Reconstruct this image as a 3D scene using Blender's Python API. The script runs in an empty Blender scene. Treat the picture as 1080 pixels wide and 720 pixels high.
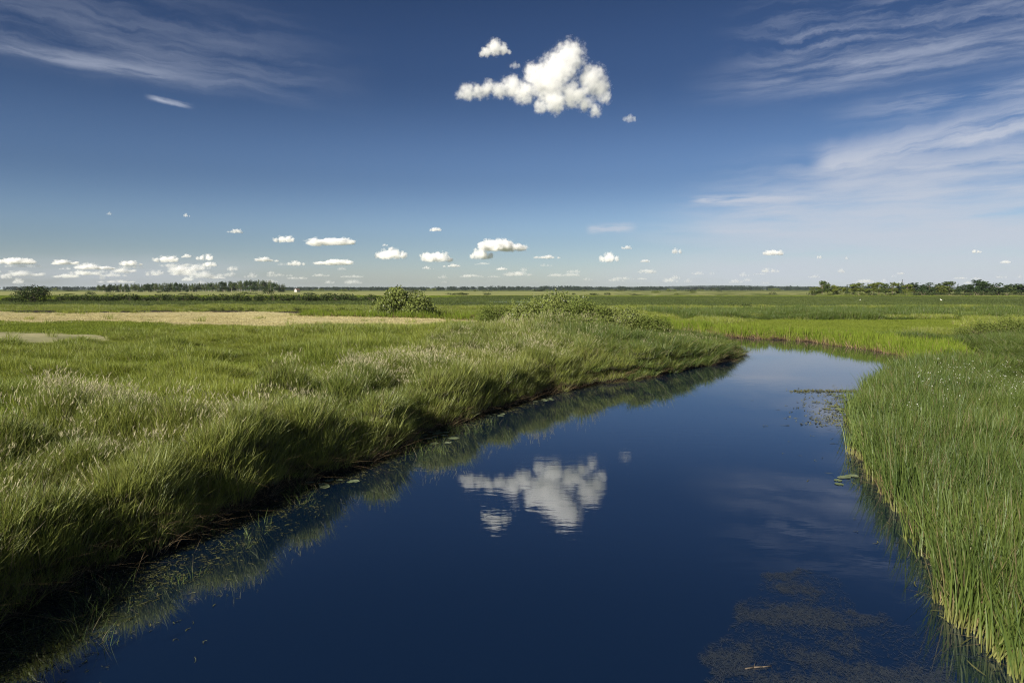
import bpy, bmesh, math, random
import numpy as np
from mathutils import Vector, Matrix, noise as mnoise

random.seed(7)
RNG = np.random.default_rng(11)
SC = bpy.context.scene
COL = SC.collection
R = math.radians

# ------------------------------------------------------------------ camera
CAM_H = 6.0
F = 720.0                       # focal length in photo pixels (24 mm on 36 mm, 1080 wide)
PITCH = math.atan((360 - 305) / F)
cam_d = bpy.data.cameras.new("camera")
cam_d.lens = 24.0
cam_d.sensor_width = 36.0
cam_d.clip_start = 0.1
cam_d.clip_end = 90000
cam = bpy.data.objects.new("camera", cam_d)
cam.location = (0, 0, CAM_H)
cam.rotation_euler = (math.pi / 2 - PITCH, 0, 0)
COL.objects.link(cam)
SC.camera = cam
CAM_M = cam.rotation_euler.to_matrix()


def ray(px, py):
    return (CAM_M @ Vector(((px - 540) / F, (360 - py) / F, -1.0))).normalized()


def on_plane(px, py, z=0.0):
    d = ray(px, py)
    t = (z - CAM_H) / d.z
    return Vector((d.x * t, d.y * t, z))


def at_depth(px, py, depth):
    d = ray(px, py)
    return Vector((0, 0, CAM_H)) + d * (depth / d.y)


# ------------------------------------------------------------------ helpers
def tag(o, label=None, cat=None, group=None, kind=None):
    if label: o["label"] = label
    if cat: o["category"] = cat
    if group: o["group"] = group
    if kind: o["kind"] = kind
    return o


def link(name, me, parent=None):
    o = bpy.data.objects.new(name, me)
    COL.objects.link(o)
    if parent is not None:
        o.parent = parent
    return o


def mesh_np(name, verts, faces, mats=(), smooth=False, attrs=None, matidx=None):
    me = bpy.data.meshes.new(name)
    me.from_pydata([tuple(v) for v in verts], [], [tuple(f) for f in faces])
    for m in mats:
        me.materials.append(m)
    if matidx is not None:
        me.polygons.foreach_set("material_index", np.asarray(matidx, dtype=np.int32))
    if smooth:
        me.polygons.foreach_set("use_smooth", np.ones(len(me.polygons), dtype=bool))
    if attrs:
        for k, v in attrs.items():
            a = me.attributes.new(k, "FLOAT", "POINT")
            a.data.foreach_set("value", np.asarray(v, dtype=np.float32))
    me.update()
    return me


def vnoise(x, y, seed=0):
    """vectorised value noise in 2-D, 0..1"""
    x = np.asarray(x, float); y = np.asarray(y, float)
    xi = np.floor(x).astype(np.int64); yi = np.floor(y).astype(np.int64)
    fx = x - xi; fy = y - yi
    fx = fx * fx * (3 - 2 * fx); fy = fy * fy * (3 - 2 * fy)

    def h(a, b):
        n = (a * 374761393 + b * 668265263 + seed * 2147001325) & 0x7FFFFFFF
        n = ((n ^ (n >> 13)) * 1274126177) & 0x7FFFFFFF
        return ((n ^ (n >> 16)) & 0xFFFFFF) / float(0xFFFFFF)
    a = h(xi, yi); b = h(xi + 1, yi); c = h(xi, yi + 1); d = h(xi + 1, yi + 1)
    return (a * (1 - fx) + b * fx) * (1 - fy) + (c * (1 - fx) + d * fx) * fy


def fbm(x, y, seed=0, oct=4):
    s = 0; a = 0.5; t = 0
    for i in range(oct):
        s = s + a * vnoise(x * 2 ** i, y * 2 ** i, seed + i * 17); t += a; a *= 0.5
    return s / t


def sstep(a, b, x):
    t = np.clip((np.asarray(x, float) - a) / (b - a), 0, 1)
    return t * t * (3 - 2 * t)


# ------------------------------------------------------------------ node helpers
class NT:
    def __init__(self, tree):
        self.t = tree; self.n = tree.nodes; self.l = tree.links

    def node(self, typ, **kw):
        nd = self.n.new(typ)
        for k, v in kw.items():
            setattr(nd, k, v)
        return nd

    def put(self, sock, v):
        if isinstance(v, bpy.types.NodeSocket):
            self.l.new(v, sock)
        else:
            sock.default_value = v

    def math(self, op, a, b=0.0, c=0.0, clamp=False):
        nd = self.node("ShaderNodeMath", operation=op, use_clamp=clamp)
        for s, v in zip(nd.inputs, (a, b, c)):
            self.put(s, v)
        return nd.outputs[0]

    def smooth(self, x, a, b, lo=0.0, hi=1.0):
        nd = self.node("ShaderNodeMapRange", interpolation_type="SMOOTHSTEP")
        self.put(nd.inputs[0], x)
        nd.inputs[1].default_value = a; nd.inputs[2].default_value = b
        nd.inputs[3].default_value = lo; nd.inputs[4].default_value = hi
        return nd.outputs[0]

    def mix(self, f, a, b, blend="MIX"):
        nd = self.node("ShaderNodeMix", data_type="RGBA", blend_type=blend)
        self.put(nd.inputs[0], f)
        self.put(nd.inputs[6], a if isinstance(a, bpy.types.NodeSocket) else (*a, 1))
        self.put(nd.inputs[7], b if isinstance(b, bpy.types.NodeSocket) else (*b, 1))
        return nd.outputs[2]

    def noise(self, vec, scale, detail=3.0, rough=0.5, distort=0.0):
        nd = self.node("ShaderNodeTexNoise")
        if vec is not None: self.put(nd.inputs["Vector"], vec)
        nd.inputs["Scale"].default_value = scale
        nd.inputs["Detail"].default_value = detail
        nd.inputs["Roughness"].default_value = rough
        nd.inputs["Distortion"].default_value = distort
        return nd.outputs["Fac"]

    def comb(self, x, y, z=0.0):
        nd = self.node("ShaderNodeCombineXYZ")
        for s, v in zip(nd.inputs, (x, y, z)):
            self.put(s, v)
        return nd.outputs[0]

    def pos(self):
        return self.node("ShaderNodeNewGeometry").outputs["Position"]

    def mapping(self, vec, scale=(1, 1, 1), rot=(0, 0, 0), loc=(0, 0, 0)):
        nd = self.node("ShaderNodeMapping")
        self.put(nd.inputs[0], vec)
        nd.inputs[1].default_value = loc; nd.inputs[2].default_value = rot; nd.inputs[3].default_value = scale
        return nd.outputs[0]


def new_mat(name):
    m = bpy.data.materials.new(name)
    m.use_nodes = True
    m.node_tree.nodes.clear()
    t = NT(m.node_tree)
    out = t.node("ShaderNodeOutputMaterial")
    return m, t, out


def leaf_mat(name, cols, base=None, transl=0.35, patch=0.12, gloss=0.0, dry=None):
    """cols: two or three leaf colours mixed by blade tint, instance and patchy noise over the land; base: own colour of the stem foot."""
    m, t, out = new_mat(name)
    tint = t.node("ShaderNodeAttribute", attribute_name="tint").outputs["Fac"]
    rnd = t.node("ShaderNodeObjectInfo").outputs["Random"]
    p = t.pos()
    nz = t.noise(p, patch, 3, 0.6)
    nz = t.smooth(nz, 0.36, 0.64)
    f = t.math("ADD", t.math("MULTIPLY", tint, 0.6), t.math("MULTIPLY", rnd, 0.2))
    f = t.math("ADD", f, t.math("MULTIPLY", nz, 0.25), clamp=True)
    c = t.mix(f, cols[0], cols[1])
    if dry is not None:
        d = t.math("GREATER_THAN", tint, 0.93)
        c = t.mix(d, c, dry)
    if base is not None:
        h = t.node("ShaderNodeAttribute", attribute_name="along").outputs["Fac"]
        c = t.mix(t.smooth(h, 0.02, 0.3, 1.0, 0.0), c, base)
    dif = t.node("ShaderNodeBsdfDiffuse"); t.put(dif.inputs[0], c)
    tr = t.node("ShaderNodeBsdfTranslucent"); t.put(tr.inputs[0], c)
    mx = t.node("ShaderNodeMixShader"); mx.inputs[0].default_value = transl
    t.l.new(dif.outputs[0], mx.inputs[1]); t.l.new(tr.outputs[0], mx.inputs[2])
    last = mx.outputs[0]
    if gloss:
        g = t.node("ShaderNodeBsdfGlossy"); g.inputs["Roughness"].default_value = 0.5
        g.inputs[0].default_value = (0.8, 0.85, 0.8, 1)
        m2 = t.node("ShaderNodeMixShader"); m2.inputs[0].default_value = gloss
        t.l.new(last, m2.inputs[1]); t.l.new(g.outputs[0], m2.inputs[2]); last = m2.outputs[0]
    t.l.new(last, out.inputs[0])
    return m


def plain_mat(name, c1, c2, scale=3.0, rough=0.9, bump=0.0, stretch=(1, 1, 1)):
    m, t, out = new_mat(name)
    v = t.mapping(t.pos(), stretch)
    n = t.noise(v, scale, 5, 0.6)
    b = t.node("ShaderNodeBsdfPrincipled")
    t.put(b.inputs["Base Color"], t.mix(t.smooth(n, 0.3, 0.7), c1, c2))
    b.inputs["Roughness"].default_value = rough
    b.inputs["Specular IOR Level"].default_value = 0.15
    if bump:
        bp = t.node("ShaderNodeBump"); bp.inputs["Strength"].default_value = bump; bp.inputs["Distance"].default_value = 0.3
        t.l.new(n, bp.inputs["Height"]); t.l.new(bp.outputs[0], b.inputs["Normal"])
    t.l.new(b.outputs[0], out.inputs[0])
    return m


# ------------------------------------------------------------------ world, sun
SUN_EL = R(27)
SUN_DIR = Vector((-0.62, -0.78, 0)).normalized() * math.cos(SUN_EL) + Vector((0, 0, math.sin(SUN_EL)))
W = bpy.data.worlds.new("World")
SC.world = W
W.use_nodes = True
W.node_tree.nodes.clear()
t = NT(W.node_tree)
sky = t.node("ShaderNodeTexSky", sky_type="NISHITA")
sky.sun_disc = False
sky.sun_elevation = SUN_EL
sky.sun_rotation = math.atan2(SUN_DIR.x, SUN_DIR.y)
sky.air_density = 1.0
sky.dust_density = 0.6
sky.ozone_density = 2.0
D = t.node("ShaderNodeTexCoord").outputs["Generated"]
sp = t.node("ShaderNodeSeparateXYZ"); t.l.new(D, sp.inputs[0])
az = t.math("ARCTAN2", sp.outputs[0], sp.outputs[1])
el = t.math("ARCSINE", sp.outputs[2])
# deeper, polarised blue away from the horizon
ramp = t.node("ShaderNodeValToRGB"); ramp.color_ramp.interpolation = "EASE"
t.put(ramp.inputs[0], t.math("MULTIPLY", el, 2.2, clamp=True))
er = ramp.color_ramp.elements
er[0].position = 0.0; er[0].color = (0.53, 0.585, 0.74, 1)
er[1].position = 1.0; er[1].color = (0.120, 0.160, 0.245, 1)
for q_, c_ in ((0.17, (0.40, 0.455, 0.585)), (0.36, (0.275, 0.325, 0.445)), (0.66, (0.160, 0.205, 0.305))):
    e_ = er.new(q_); e_.color = (*c_, 1)
SKY_TINT = ramp.outputs[0]
skyc = t.mix(1.0, sky.outputs[0], SKY_TINT, "MULTIPLY")


def azel(px, py):
    d = ray(px, py)
    return math.atan2(d.x, d.y), math.asin(d.z)


cirrus = None


def streak(p0, p1, w_px, amp, scale=9.0, seed=0.0, fade0=0.25, fade1=0.05, up=1.0, down=1.0, extend=0.0, lo=0.35, hi=0.75):
    """a band of fibrous high cloud along the line p0-p1 of directions"""
    global cirrus
    a0, e0 = azel(*p0); a1, e1 = azel(*p1)
    L = math.hypot(a1 - a0, e1 - e0); ca, sa = (a1 - a0) / L, (e1 - e0) / L
    da = t.math("SUBTRACT", az, a0); de = t.math("SUBTRACT", el, e0)
    u = t.math("DIVIDE", t.math("ADD", t.math("MULTIPLY", da, ca), t.math("MULTIPLY", de, sa)), L)
    v = t.math("SUBTRACT", t.math("MULTIPLY", de, ca), t.math("MULTIPLY", da, sa))
    w = w_px / F
    warp = t.noise(t.comb(t.math("MULTIPLY", u, 3.0), t.math("MULTIPLY", v, 9.0), seed + 3), 2.0, 5, 0.6)
    v2 = t.math("ADD", v, t.math("MULTIPLY", t.math("SUBTRACT", warp, 0.5), w * 0.4))
    top = t.smooth(v2, 0.0, w * up, 1.0, 0.0)
    bot = t.smooth(v2, -w * down, 0.0, 0.0, 1.0)
    prof = t.math("MULTIPLY", top, bot)
    ends = t.math("MULTIPLY", t.smooth(u, 0.0, fade0), t.smooth(u, 1.0 - fade1 + extend, 1.0 + extend, 1.0, 0.0))
    fib = t.noise(t.comb(t.math("MULTIPLY", u, L * scale), t.math("MULTIPLY", v2, scale * 9.0), seed), 1.0, 7, 0.56, 0.0)
    fib = t.smooth(fib, lo, hi)
    c = t.math("MULTIPLY", t.math("MULTIPLY", prof, ends), t.math("MULTIPLY", fib, amp))
    cirrus = c if cirrus is None else t.math("SUBTRACT", t.math("ADD", cirrus, c), t.math("MULTIPLY", cirrus, c))


streak((700, 96), (1180, 20), 26, 0.50, 7, 1.0, 0.45, 0.3, extend=0.3, lo=0.34, hi=0.68)
streak((740, 60), (1180, -14), 66, 0.36, 7, 5.0, 0.35, 0.3, extend=0.3, lo=0.4, hi=0.7)
streak((850, 126), (1180, 76), 16, 0.52, 9, 9.0, 0.5, 0.3, extend=0.4, lo=0.32, hi=0.66)
streak((850, 186), (1200, 106), 40, 0.95, 6, 14.0, 0.10, 0.3, up=0.9, down=0.16, extend=0.4, lo=0.3, hi=0.62)
streak((850, 190), (1200, 150), 26, 0.70, 6, 15.0, 0.15, 0.3, extend=0.4, lo=0.32, hi=0.62)
streak((722, 212), (880, 206), 7, 0.85, 14, 19.0, 0.15, 0.4, lo=0.34, hi=0.6)
streak((690, 222), (1150, 186), 24, 0.70, 7, 23.0, 0.3, 0.3, extend=0.4, lo=0.36, hi=0.64)
streak((660, 232), (1300, 215), 40, 0.82, 4.5, 31.0, 0.4, 0.2, extend=0.3, lo=0.3, hi=0.68)
streak((600, 262), (1300, 258), 56, 0.80, 3.5, 37.0, 0.5, 0.2, extend=0.3, lo=0.2, hi=0.7)
streak((640, 246), (1250, 232), 16, 0.75, 6, 71.0, 0.3, 0.3, extend=0.3, lo=0.3, hi=0.66)
streak((700, 205), (1250, 150), 44, 0.55, 5, 73.0, 0.4, 0.3, extend=0.3, lo=0.32, hi=0.7)
streak((560, 290), (1400, 286), 30, 0.75, 3.0, 77.0, 0.35, 0.3, extend=0.3, lo=0.1, hi=0.6)
streak((616, 242), (676, 239), 7, 0.80, 22, 41.0, 0.15, 0.3, lo=0.2, hi=0.6)
streak((-80, 20), (420, 108), 70, 0.26, 6, 47.0, 0.05, 0.5, up=1.3, down=0.35, lo=0.28, hi=0.72)
streak((-80, 34), (215, 88), 12, 0.42, 9, 53.0, 0.05, 0.3, down=0.6, lo=0.32, hi=0.66)
streak((150, 101), (208, 114), 3.6, 0.75, 25, 59.0, 0.3, 0.4, lo=0.25, hi=0.65)
streak((-300, 290), (420, 292), 30, 0.55, 4, 63.0, 0.1, 0.5, lo=0.25, hi=0.68)
cirrus_col = t.mix(t.smooth(el, 0.02, 0.3), (3.75, 4.05, 4.6), (3.4, 3.7, 4.5))
skyc = t.mix(cirrus, skyc, cirrus_col)
bg = t.node("ShaderNodeBackground")
t.l.new(skyc, bg.inputs[0])
bg.inputs[1].default_value = 0.08
wo = t.node("ShaderNodeOutputWorld")
t.l.new(bg.outputs[0], wo.inputs[0])

sun_d = bpy.data.lights.new("sun", "SUN")
sun_d.energy = 5.0
sun_d.angle = R(0.5)
sun_d.color = (1.0, 0.935, 0.82)
sun = bpy.data.objects.new("sun", sun_d)
sun.rotation_euler = SUN_DIR.to_track_quat("Z", "Y").to_euler()
sun.location = (-60, -30, 60)
COL.objects.link(sun)

SC.view_settings.view_transform = "Standard"
SC.view_settings.look = "None"
SC.view_settings.gamma = 1.0
SC.view_settings.use_curve_mapping = False
SC.view_settings.exposure = 0.9
SC.cycles.pixel_filter_type = 'BLACKMAN_HARRIS'
SC.cycles.filter_width = 1.15
SC.cycles.use_denoising = True
SC.cycles.denoising_prefilter = 'NONE'
SC.cycles.max_bounces = 12
SC.cycles.diffuse_bounces = 2
SC.cycles.glossy_bounces = 3
SC.cycles.transmission_bounces = 4
SC.cycles.volume_bounces = 14
SC.cycles.transparent_max_bounces = 24

# ------------------------------------------------------------------ river shape
LEFT_PX = [(0, 657), (60, 628), (150, 588), (230, 548), (330, 506), (400, 479), (470, 451), (520, 433), (590, 412),
           (660, 401), (720, 391), (755, 383), (783, 373)]
FAR_PX = [(690, 345), (714, 348), (764, 355), (800, 357), (844, 359), (892, 365), (925, 369), (958, 375)]
RIGHT_PX = [(972, 386), (944, 397), (916, 415), (906, 437), (910, 465), (926, 505), (957, 555), (1006, 615), (1060, 680)]
Lw = [on_plane(*p).xy for p in LEFT_PX]
Fw = [on_plane(*p).xy for p in FAR_PX]
Rw = [on_plane(*p).xy for p in RIGHT_PX]
Lw = [Vector((-9.5, -60)), Vector((-8.6, -12)), Vector((-8.7, 4))] + Lw + [Vector((21.6, 69)), Vector((18, 80)), Vector((10, 96)), Vector((-2, 112)), Vector((-16, 124)), Vector((-40, 134))]
Fw = [Vector((-40, 147)), Vector((-8, 138)), Vector((10, 122))] + Fw
Rw = Rw + [Vector((7.6, 7)), Vector((7.0, -12)), Vector((7.4, -60))]
POLY = np.array([tuple(p) for p in Lw + Fw + Rw])
NL, NF = len(Lw), len(Fw)


def resample(poly, step=1.0):
    pts, own = [], []
    n = len(poly)
    for i in range(n):
        a, b = poly[i], poly[(i + 1) % n]
        k = max(1, int(np.linalg.norm(b - a) / step)) if i < n - 1 else 1
        side = 0 if i < NL else (1 if i < NL + NF else 2)
        for j in range(k):
            pts.append(a + (b - a) * j / k); own.append(side)
    return np.array(pts), np.array(own)


POLY, OWN = resample(POLY, 1.0)
# wavy, slightly ragged banks
wx = fbm(POLY[:, 0] * 0.45, POLY[:, 1] * 0.45, 5) - 0.5
wy = fbm(POLY[:, 0] * 0.45, POLY[:, 1] * 0.45, 9) - 0.5
POLY = POLY + np.stack([wx, wy], 1) * 1.5


def river(x, y):
    """signed distance to the bank (positive on land) and which bank is nearest (0 left, 1 far, 2 right)"""
    x = np.asarray(x, float).ravel(); y = np.asarray(y, float).ravel()
    best = np.full(x.shape, 1e18); own = np.zeros(x.shape, int); inside = np.zeros(x.shape, bool)
    n = len(POLY)
    for i in range(n):
        a = POLY[i]; b = POLY[(i + 1) % n]
        ab = b - a; l2 = max(ab @ ab, 1e-12)
        tt = np.clip(((x - a[0]) * ab[0] + (y - a[1]) * ab[1]) / l2, 0, 1)
        d2 = (x - a[0] - ab[0] * tt) ** 2 + (y - a[1] - ab[1] * tt) ** 2
        m = d2 < best
        best[m] = d2[m]; own[m] = OWN[i]
        c = (a[1] > y) != (b[1] > y)
        if b[1] != a[1]:
            inside ^= c & (x < (b[0] - a[0]) * (y - a[1]) / (b[1] - a[1]) + a[0])
    d = np.sqrt(best)
    return np.where(inside, -d, d), own


def height(x, y, s=None, own=None):
    x = np.asarray(x, float); y = np.asarray(y, float)
    if s is None:
        s, own = river(x, y); s = s.reshape(x.shape); own = own.reshape(x.shape)
    amp = np.choose(own, [0.75, 0.45, 0.30])
    run = np.choose(own, [0.9, 1.2, 2.5])
    land = amp * sstep(-0.15, 1.0, s / run)
    land = land + 0.25 * sstep(2, 14, s) * (1 + 0 * x)
    land = land + sstep(1, 8, s) * 0.6 * (fbm(x * 0.11, y * 0.11, 3) - 0.5)
    land = land + sstep(60, 260, np.hypot(x, y)) * 0.5 * (fbm(x * 0.012, y * 0.012, 13) - 0.5)
    bed = -1.6 * sstep(0.0, 3.5, -s) - 0.12
    return np.where(s > -0.05, land, bed)


# ------------------------------------------------------------------ ground sheet
def graded(lo, hi, dense_lo, dense_hi, step, grow=1.09):
    a = list(np.arange(dense_lo, dense_hi + 1e-6, step))
    s = step; v = a[-1]
    while v < hi:
        s *= grow; v += s; a.append(min(v, hi))
    s = step; v = a[0]; pre = []
    while v > lo:
        s *= grow; v -= s; pre.append(max(v, lo))
    return np.array(pre[::-1] + a)


gx = graded(-40000, 40000, -45, 60, 0.6)
gy = graded(-600, 60000, 0, 125, 0.6)
X, Y = np.meshgrid(gx, gy)
near = (np.abs(X) < 400) & (Y < 500) & (Y > -120)
S = np.full(X.shape, 200.0); O = np.zeros(X.shape, int)
s_, o_ = river(X[near], Y[near]); S[near] = s_; O[near] = o_
Z = height(X, Y, S, O)
ny, nx = X.shape
idx = np.arange(nx * ny).reshape(ny, nx)
quads = np.stack([idx[:-1, :-1], idx[:-1, 1:], idx[1:, 1:], idx[1:, :-1]], -1).reshape(-1, 4)

gm, t, out = new_mat("meadow_ground")
p = t.pos()
n1 = t.noise(p, 0.05, 4, 0.6); n2 = t.noise(t.mapping(p, (0.0022, 0.009, 1)), 1.0, 5, 0.6); n3 = t.noise(p, 1.7, 5, 0.65)
c = t.mix(t.smooth(n1, 0.35, 0.65), (0.060, 0.085, 0.016), (0.120, 0.150, 0.030))
c = t.mix(t.smooth(n2, 0.42, 0.62), c, (0.125, 0.135, 0.04))
c = t.mix(t.smooth(n3, 0.45, 0.75, 0.0, 0.5), c, (0.05, 0.06, 0.02))
sepz = t.node("ShaderNodeSeparateXYZ"); t.l.new(p, sepz.inputs[0])
mud = t.smooth(sepz.outputs[2], 0.1, 0.55, 1.0, 0.0)
c = t.mix(mud, c, (0.030, 0.024, 0.016))
b = t.node("ShaderNodeBsdfPrincipled"); t.put(b.inputs["Base Color"], c); b.inputs["Roughness"].default_value = 0.95
b.inputs["Specular IOR Level"].default_value = 0.1
bp = t.node("ShaderNodeBump"); bp.inputs["Strength"].default_value = 0.6; bp.inputs["Distance"].default_value = 0.3
t.l.new(n3, bp.inputs["Height"]); t.l.new(bp.outputs[0], b.inputs["Normal"])
t.l.new(b.outputs[0], out.inputs[0])
me = mesh_np("ground", np.stack([X.ravel(), Y.ravel(), Z.ravel()], 1), quads, [gm], True)
tag(link("ground", me), "green river meadow running flat to the horizon", "ground", kind="structure")

# ------------------------------------------------------------------ water
wm, t, out = new_mat("river_water")
p = t.pos()
ripple = t.noise(t.mapping(p, (0.9, 2.2, 1), (0, 0, R(8))), 1.3, 3, 0.5)
calm = t.smooth(t.noise(t.mapping(p, (0.05, 0.10, 1)), 1.0, 2, 0.5), 0.36, 0.68, 0.15, 1.0)
bp = t.node("ShaderNodeBump"); bp.inputs["Distance"].default_value = 0.02
t.put(bp.inputs["Strength"], t.math("MULTIPLY", calm, 0.15))
t.l.new(ripple, bp.inputs["Height"])
body = t.node("ShaderNodeBsdfDiffuse"); body.inputs[0].default_value = (0.002, 0.008, 0.021, 1)
gl = t.node("ShaderNodeBsdfGlossy"); gl.inputs["Roughness"].default_value = 0.015
gl.inputs[0].default_value = (0.93, 0.96, 1.0, 1)
t.put(gl.inputs["Roughness"], t.smooth(t.noise(t.mapping(p, (0.03, 0.16, 1)), 1.0, 3, 0.6), 0.40, 0.70, 0.008, 0.06))
t.l.new(bp.outputs[0], gl.inputs["Normal"])
fr = t.node("ShaderNodeFresnel"); fr.inputs[0].default_value = 2.75
t.l.new(bp.outputs[0], fr.inputs["Normal"])
mx = t.node("ShaderNodeMixShader")
t.l.new(fr.outputs[0], mx.inputs[0]); t.l.new(body.outputs[0], mx.inputs[1]); t.l.new(gl.outputs[0], mx.inputs[2])
t.l.new(mx.outputs[0], out.inputs[0])
wv = [(-60, -60, 0), (60, -60, 0), (60, 160, 0), (-60, 160, 0)]
tag(link("river_water", mesh_np("river_water", wv, [(0, 1, 2, 3)], [wm])), "calm dark blue river reflecting the white cloud", "river", kind="structure")


# ------------------------------------------------------------------ field sheets laid over the ground
def in_poly(x, y, poly):
    inside = np.zeros(np.shape(x), bool); n = len(poly)
    for i in range(n):
        a, b_ = poly[i], poly[(i + 1) % n]
        if a[1] == b_[1]: continue
        c_ = (a[1] > y) != (b_[1] > y)
        inside ^= c_ & (x < (b_[0] - a[0]) * (y - a[1]) / (b_[1] - a[1]) + a[0])
    return inside


FIELDS = {}


def field(name, px_poly, mat, label, z0=0.7, lift=0.05, step=2.0, wob=1.0, world=None, ext=None):
    poly = np.array([tuple(on_plane(px, py, z0).xy) for px, py in px_poly]) if world is None else np.array(world, float)
    FIELDS[name] = poly
    lo = poly.min(0); hi = poly.max(0)
    sx = max(step, (hi[0] - lo[0]) / 260); sy = max(step, (hi[1] - lo[1]) / 160)
    xs = np.arange(lo[0] - sx, hi[0] + 2 * sx, sx); ys = np.arange(lo[1] - sy, hi[1] + 2 * sy, sy)
    XX, YY = np.meshgrid(xs, ys)
    cx = (XX[:-1, :-1] + sx / 2); cy = (YY[:-1, :-1] + sy / 2)
    jx = cx + (fbm(cx * 0.15, cy * 0.15, 21) - 0.5) * 5 * wob; jy = cy + (fbm(cx * 0.15, cy * 0.15, 23) - 0.5) * 9 * wob
    keep = in_poly(jx, jy, poly)
    ZZ = height(XX, YY) + lift
    ii = np.arange(XX.size).reshape(XX.shape)
    q = np.stack([ii[:-1, :-1], ii[:-1, 1:], ii[1:, 1:], ii[1:, :-1]], -1)[keep]
    used = np.unique(q); remap = np.full(XX.size, -1); remap[used] = np.arange(len(used))
    v = np.stack([XX.ravel(), YY.ravel(), ZZ.ravel()], 1)[used]
    o = link(name, mesh_np(name, v, remap[q], [mat], True))
    tag(o, label, "field", kind="structure")
    return o


stub = plain_mat("stubble", (0.28, 0.235, 0.115), (0.50, 0.44, 0.23), 0.45, bump=0.9, stretch=(0.12, 1.0, 1))
lime = plain_mat("mown_grass", (0.105, 0.145, 0.022), (0.175, 0.205, 0.040), 0.5, bump=0.9, stretch=(0.4, 1.2, 1))
soil = plain_mat("bare_field", (0.19, 0.19, 0.09), (0.34, 0.31, 0.17), 0.5, bump=0.9, stretch=(0.4, 1.3, 1))
sedge_m = plain_mat("dark_sedge", (0.045, 0.062, 0.022), (0.070, 0.092, 0.034), 0.02, bump=0.6, stretch=(0.3, 1.2, 1))  # cloud shadow over the flat is put into this dark green
pale = plain_mat("pale_meadow", (0.30, 0.29, 0.11), (0.16, 0.19, 0.055), 0.012, bump=0.6, stretch=(0.35, 1.2, 1))
field("stubble_field", [(-120, 331), (250, 331), (480, 331.5), (530, 336), (515, 344), (440, 350), (250, 350), (120, 343), (-120, 341)], stub,
      "tan mown hay field between two green strips on the left")
field("mown_strip", [(-150, 339.5), (120, 341.5), (250, 347.5), (345, 349.5), (230, 357), (60, 355), (-150, 353)], lime,
      "bright green short mown strip below the tan field", lift=0.035)
strip_m = plain_mat("ditch_mud", (0.022, 0.018, 0.012), (0.045, 0.036, 0.024), 0.8, bump=0.6)  # dark colour painted as the shade line behind the tan field
field("ditch", [(-150, 329.2), (200, 329.4), (330, 329.8), (330, 331.2), (200, 330.9), (-150, 330.8)], strip_m, "thin dark strip painted as shade along the back edge of the tan field", lift=0.06, step=1.5, wob=0.4)
field("bare_field", [(-170, 354), (60, 353), (135, 357), (100, 364), (40, 368), (-170, 374)], soil,
      "grey brown bare patch at the left edge of the meadow", lift=0.045, step=1.0)
field("mown_meadow", [(750, 343), (800, 338), (860, 337), (930, 338), (1012, 336.5), (1020, 342), (1000, 348), (965, 351), (900, 355), (830, 351.5)], lime,
      "bright green mown meadow behind the far river bank", lift=0.035)
field("sedge_field", [(-250, 319.2), (300, 318.6), (450, 316), (490, 313), (1300, 313), (1300, 327), (900, 327), (700, 325), (470, 324), (-250, 325)], sedge_m,  # no sedge: green flat coloured dark as cloud shade
      "green flat in the middle distance painted dark as cloud shade", z0=0.7, lift=0.2, step=4, wob=8)
field("pale_meadow", [(-200, 307.9), (1300, 307.7), (1300, 312.4), (800, 312), (420, 312.6), (-200, 312.2)], pale,
      "pale yellow green meadow in front of the distant trees", z0=0.7, lift=0.3, step=8, wob=6)
pond_poly = [(455, 320.4), (600, 320.0), (640, 320.8), (590, 321.6), (470, 321.8)]
pv = [tuple(on_plane(px, py, 0.0).xy) + (1.0,) for px, py in pond_poly]
tag(link("pond_water", mesh_np("pond_water", pv, [tuple(range(len(pv)))], [wm])), "thin pale strip of flood water across the dark green flat", "pond", kind="structure")


# ------------------------------------------------------------------ blades and clumps
def blades(n, rad, h0, h1, w, arch, seg=3, lean=(0, 0), seed=0, upright=0.3, vein=False):
    """n separate leaves that rise from a disc and arch outward; returns verts, faces, tint, along"""
    rg = np.random.default_rng(seed)
    V, Fc, T, A = [], [], [], []
    for i in range(n):
        r = rad * math.sqrt(rg.random()); a = rg.random() * 2 * math.pi
        bx, by = r * math.cos(a), r * math.sin(a)
        h = h0 + (h1 - h0) * rg.random()
        da = a + rg.normal(0, 0.9)
        out_ = upright * (0.3 + r / rad) * rg.uniform(0.4, 1.2)
        dx, dy = math.cos(da) * out_ + lean[0], math.sin(da) * out_ + lean[1]
        ar = arch * rg.uniform(0.3, 1.3)
        wa = rg.random() * math.pi
        ww = w * rg.uniform(0.7, 1.3)
        tint = rg.random()
        base = len(V)
        for k in range(seg + 1):
            u = k / seg
            px_ = bx + dx * h * u + dx * ar * h * u * u * 1.4
            py_ = by + dy * h * u + dy * ar * h * u * u * 1.4
            pz_ = h * (u - 0.42 * ar * u * u) - 0.05
            hw = ww * (1 - u ** 1.7) * (0.75 + 0.6 * u) / 2
            if k < seg:
                V.append((px_ + math.cos(wa) * hw, py_ + math.sin(wa) * hw, pz_))
                V.append((px_ - math.cos(wa) * hw, py_ - math.sin(wa) * hw, pz_))
                T += [tint, tint]; A += [u, u]
            else:
                V.append((px_, py_, pz_)); T.append(tint); A.append(u)
        for k in range(seg - 1):
            q = base + 2 * k
            Fc.append((q, q + 1, q + 3, q + 2))
        q = base + 2 * (seg - 1)
        Fc.append((q, q + 1, q + 2))
    return V, Fc, T, A


def merge(parts):
    V, Fc, T, A, M = [], [], [], [], []
    for (v, f, t_, a_), mi in parts:
        o = len(V)
        V += v; T += t_; A += a_
        Fc += [tuple(i + o for i in g) for g in f]; M += [mi] * len(f)
    return V, Fc, T, A, M


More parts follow.
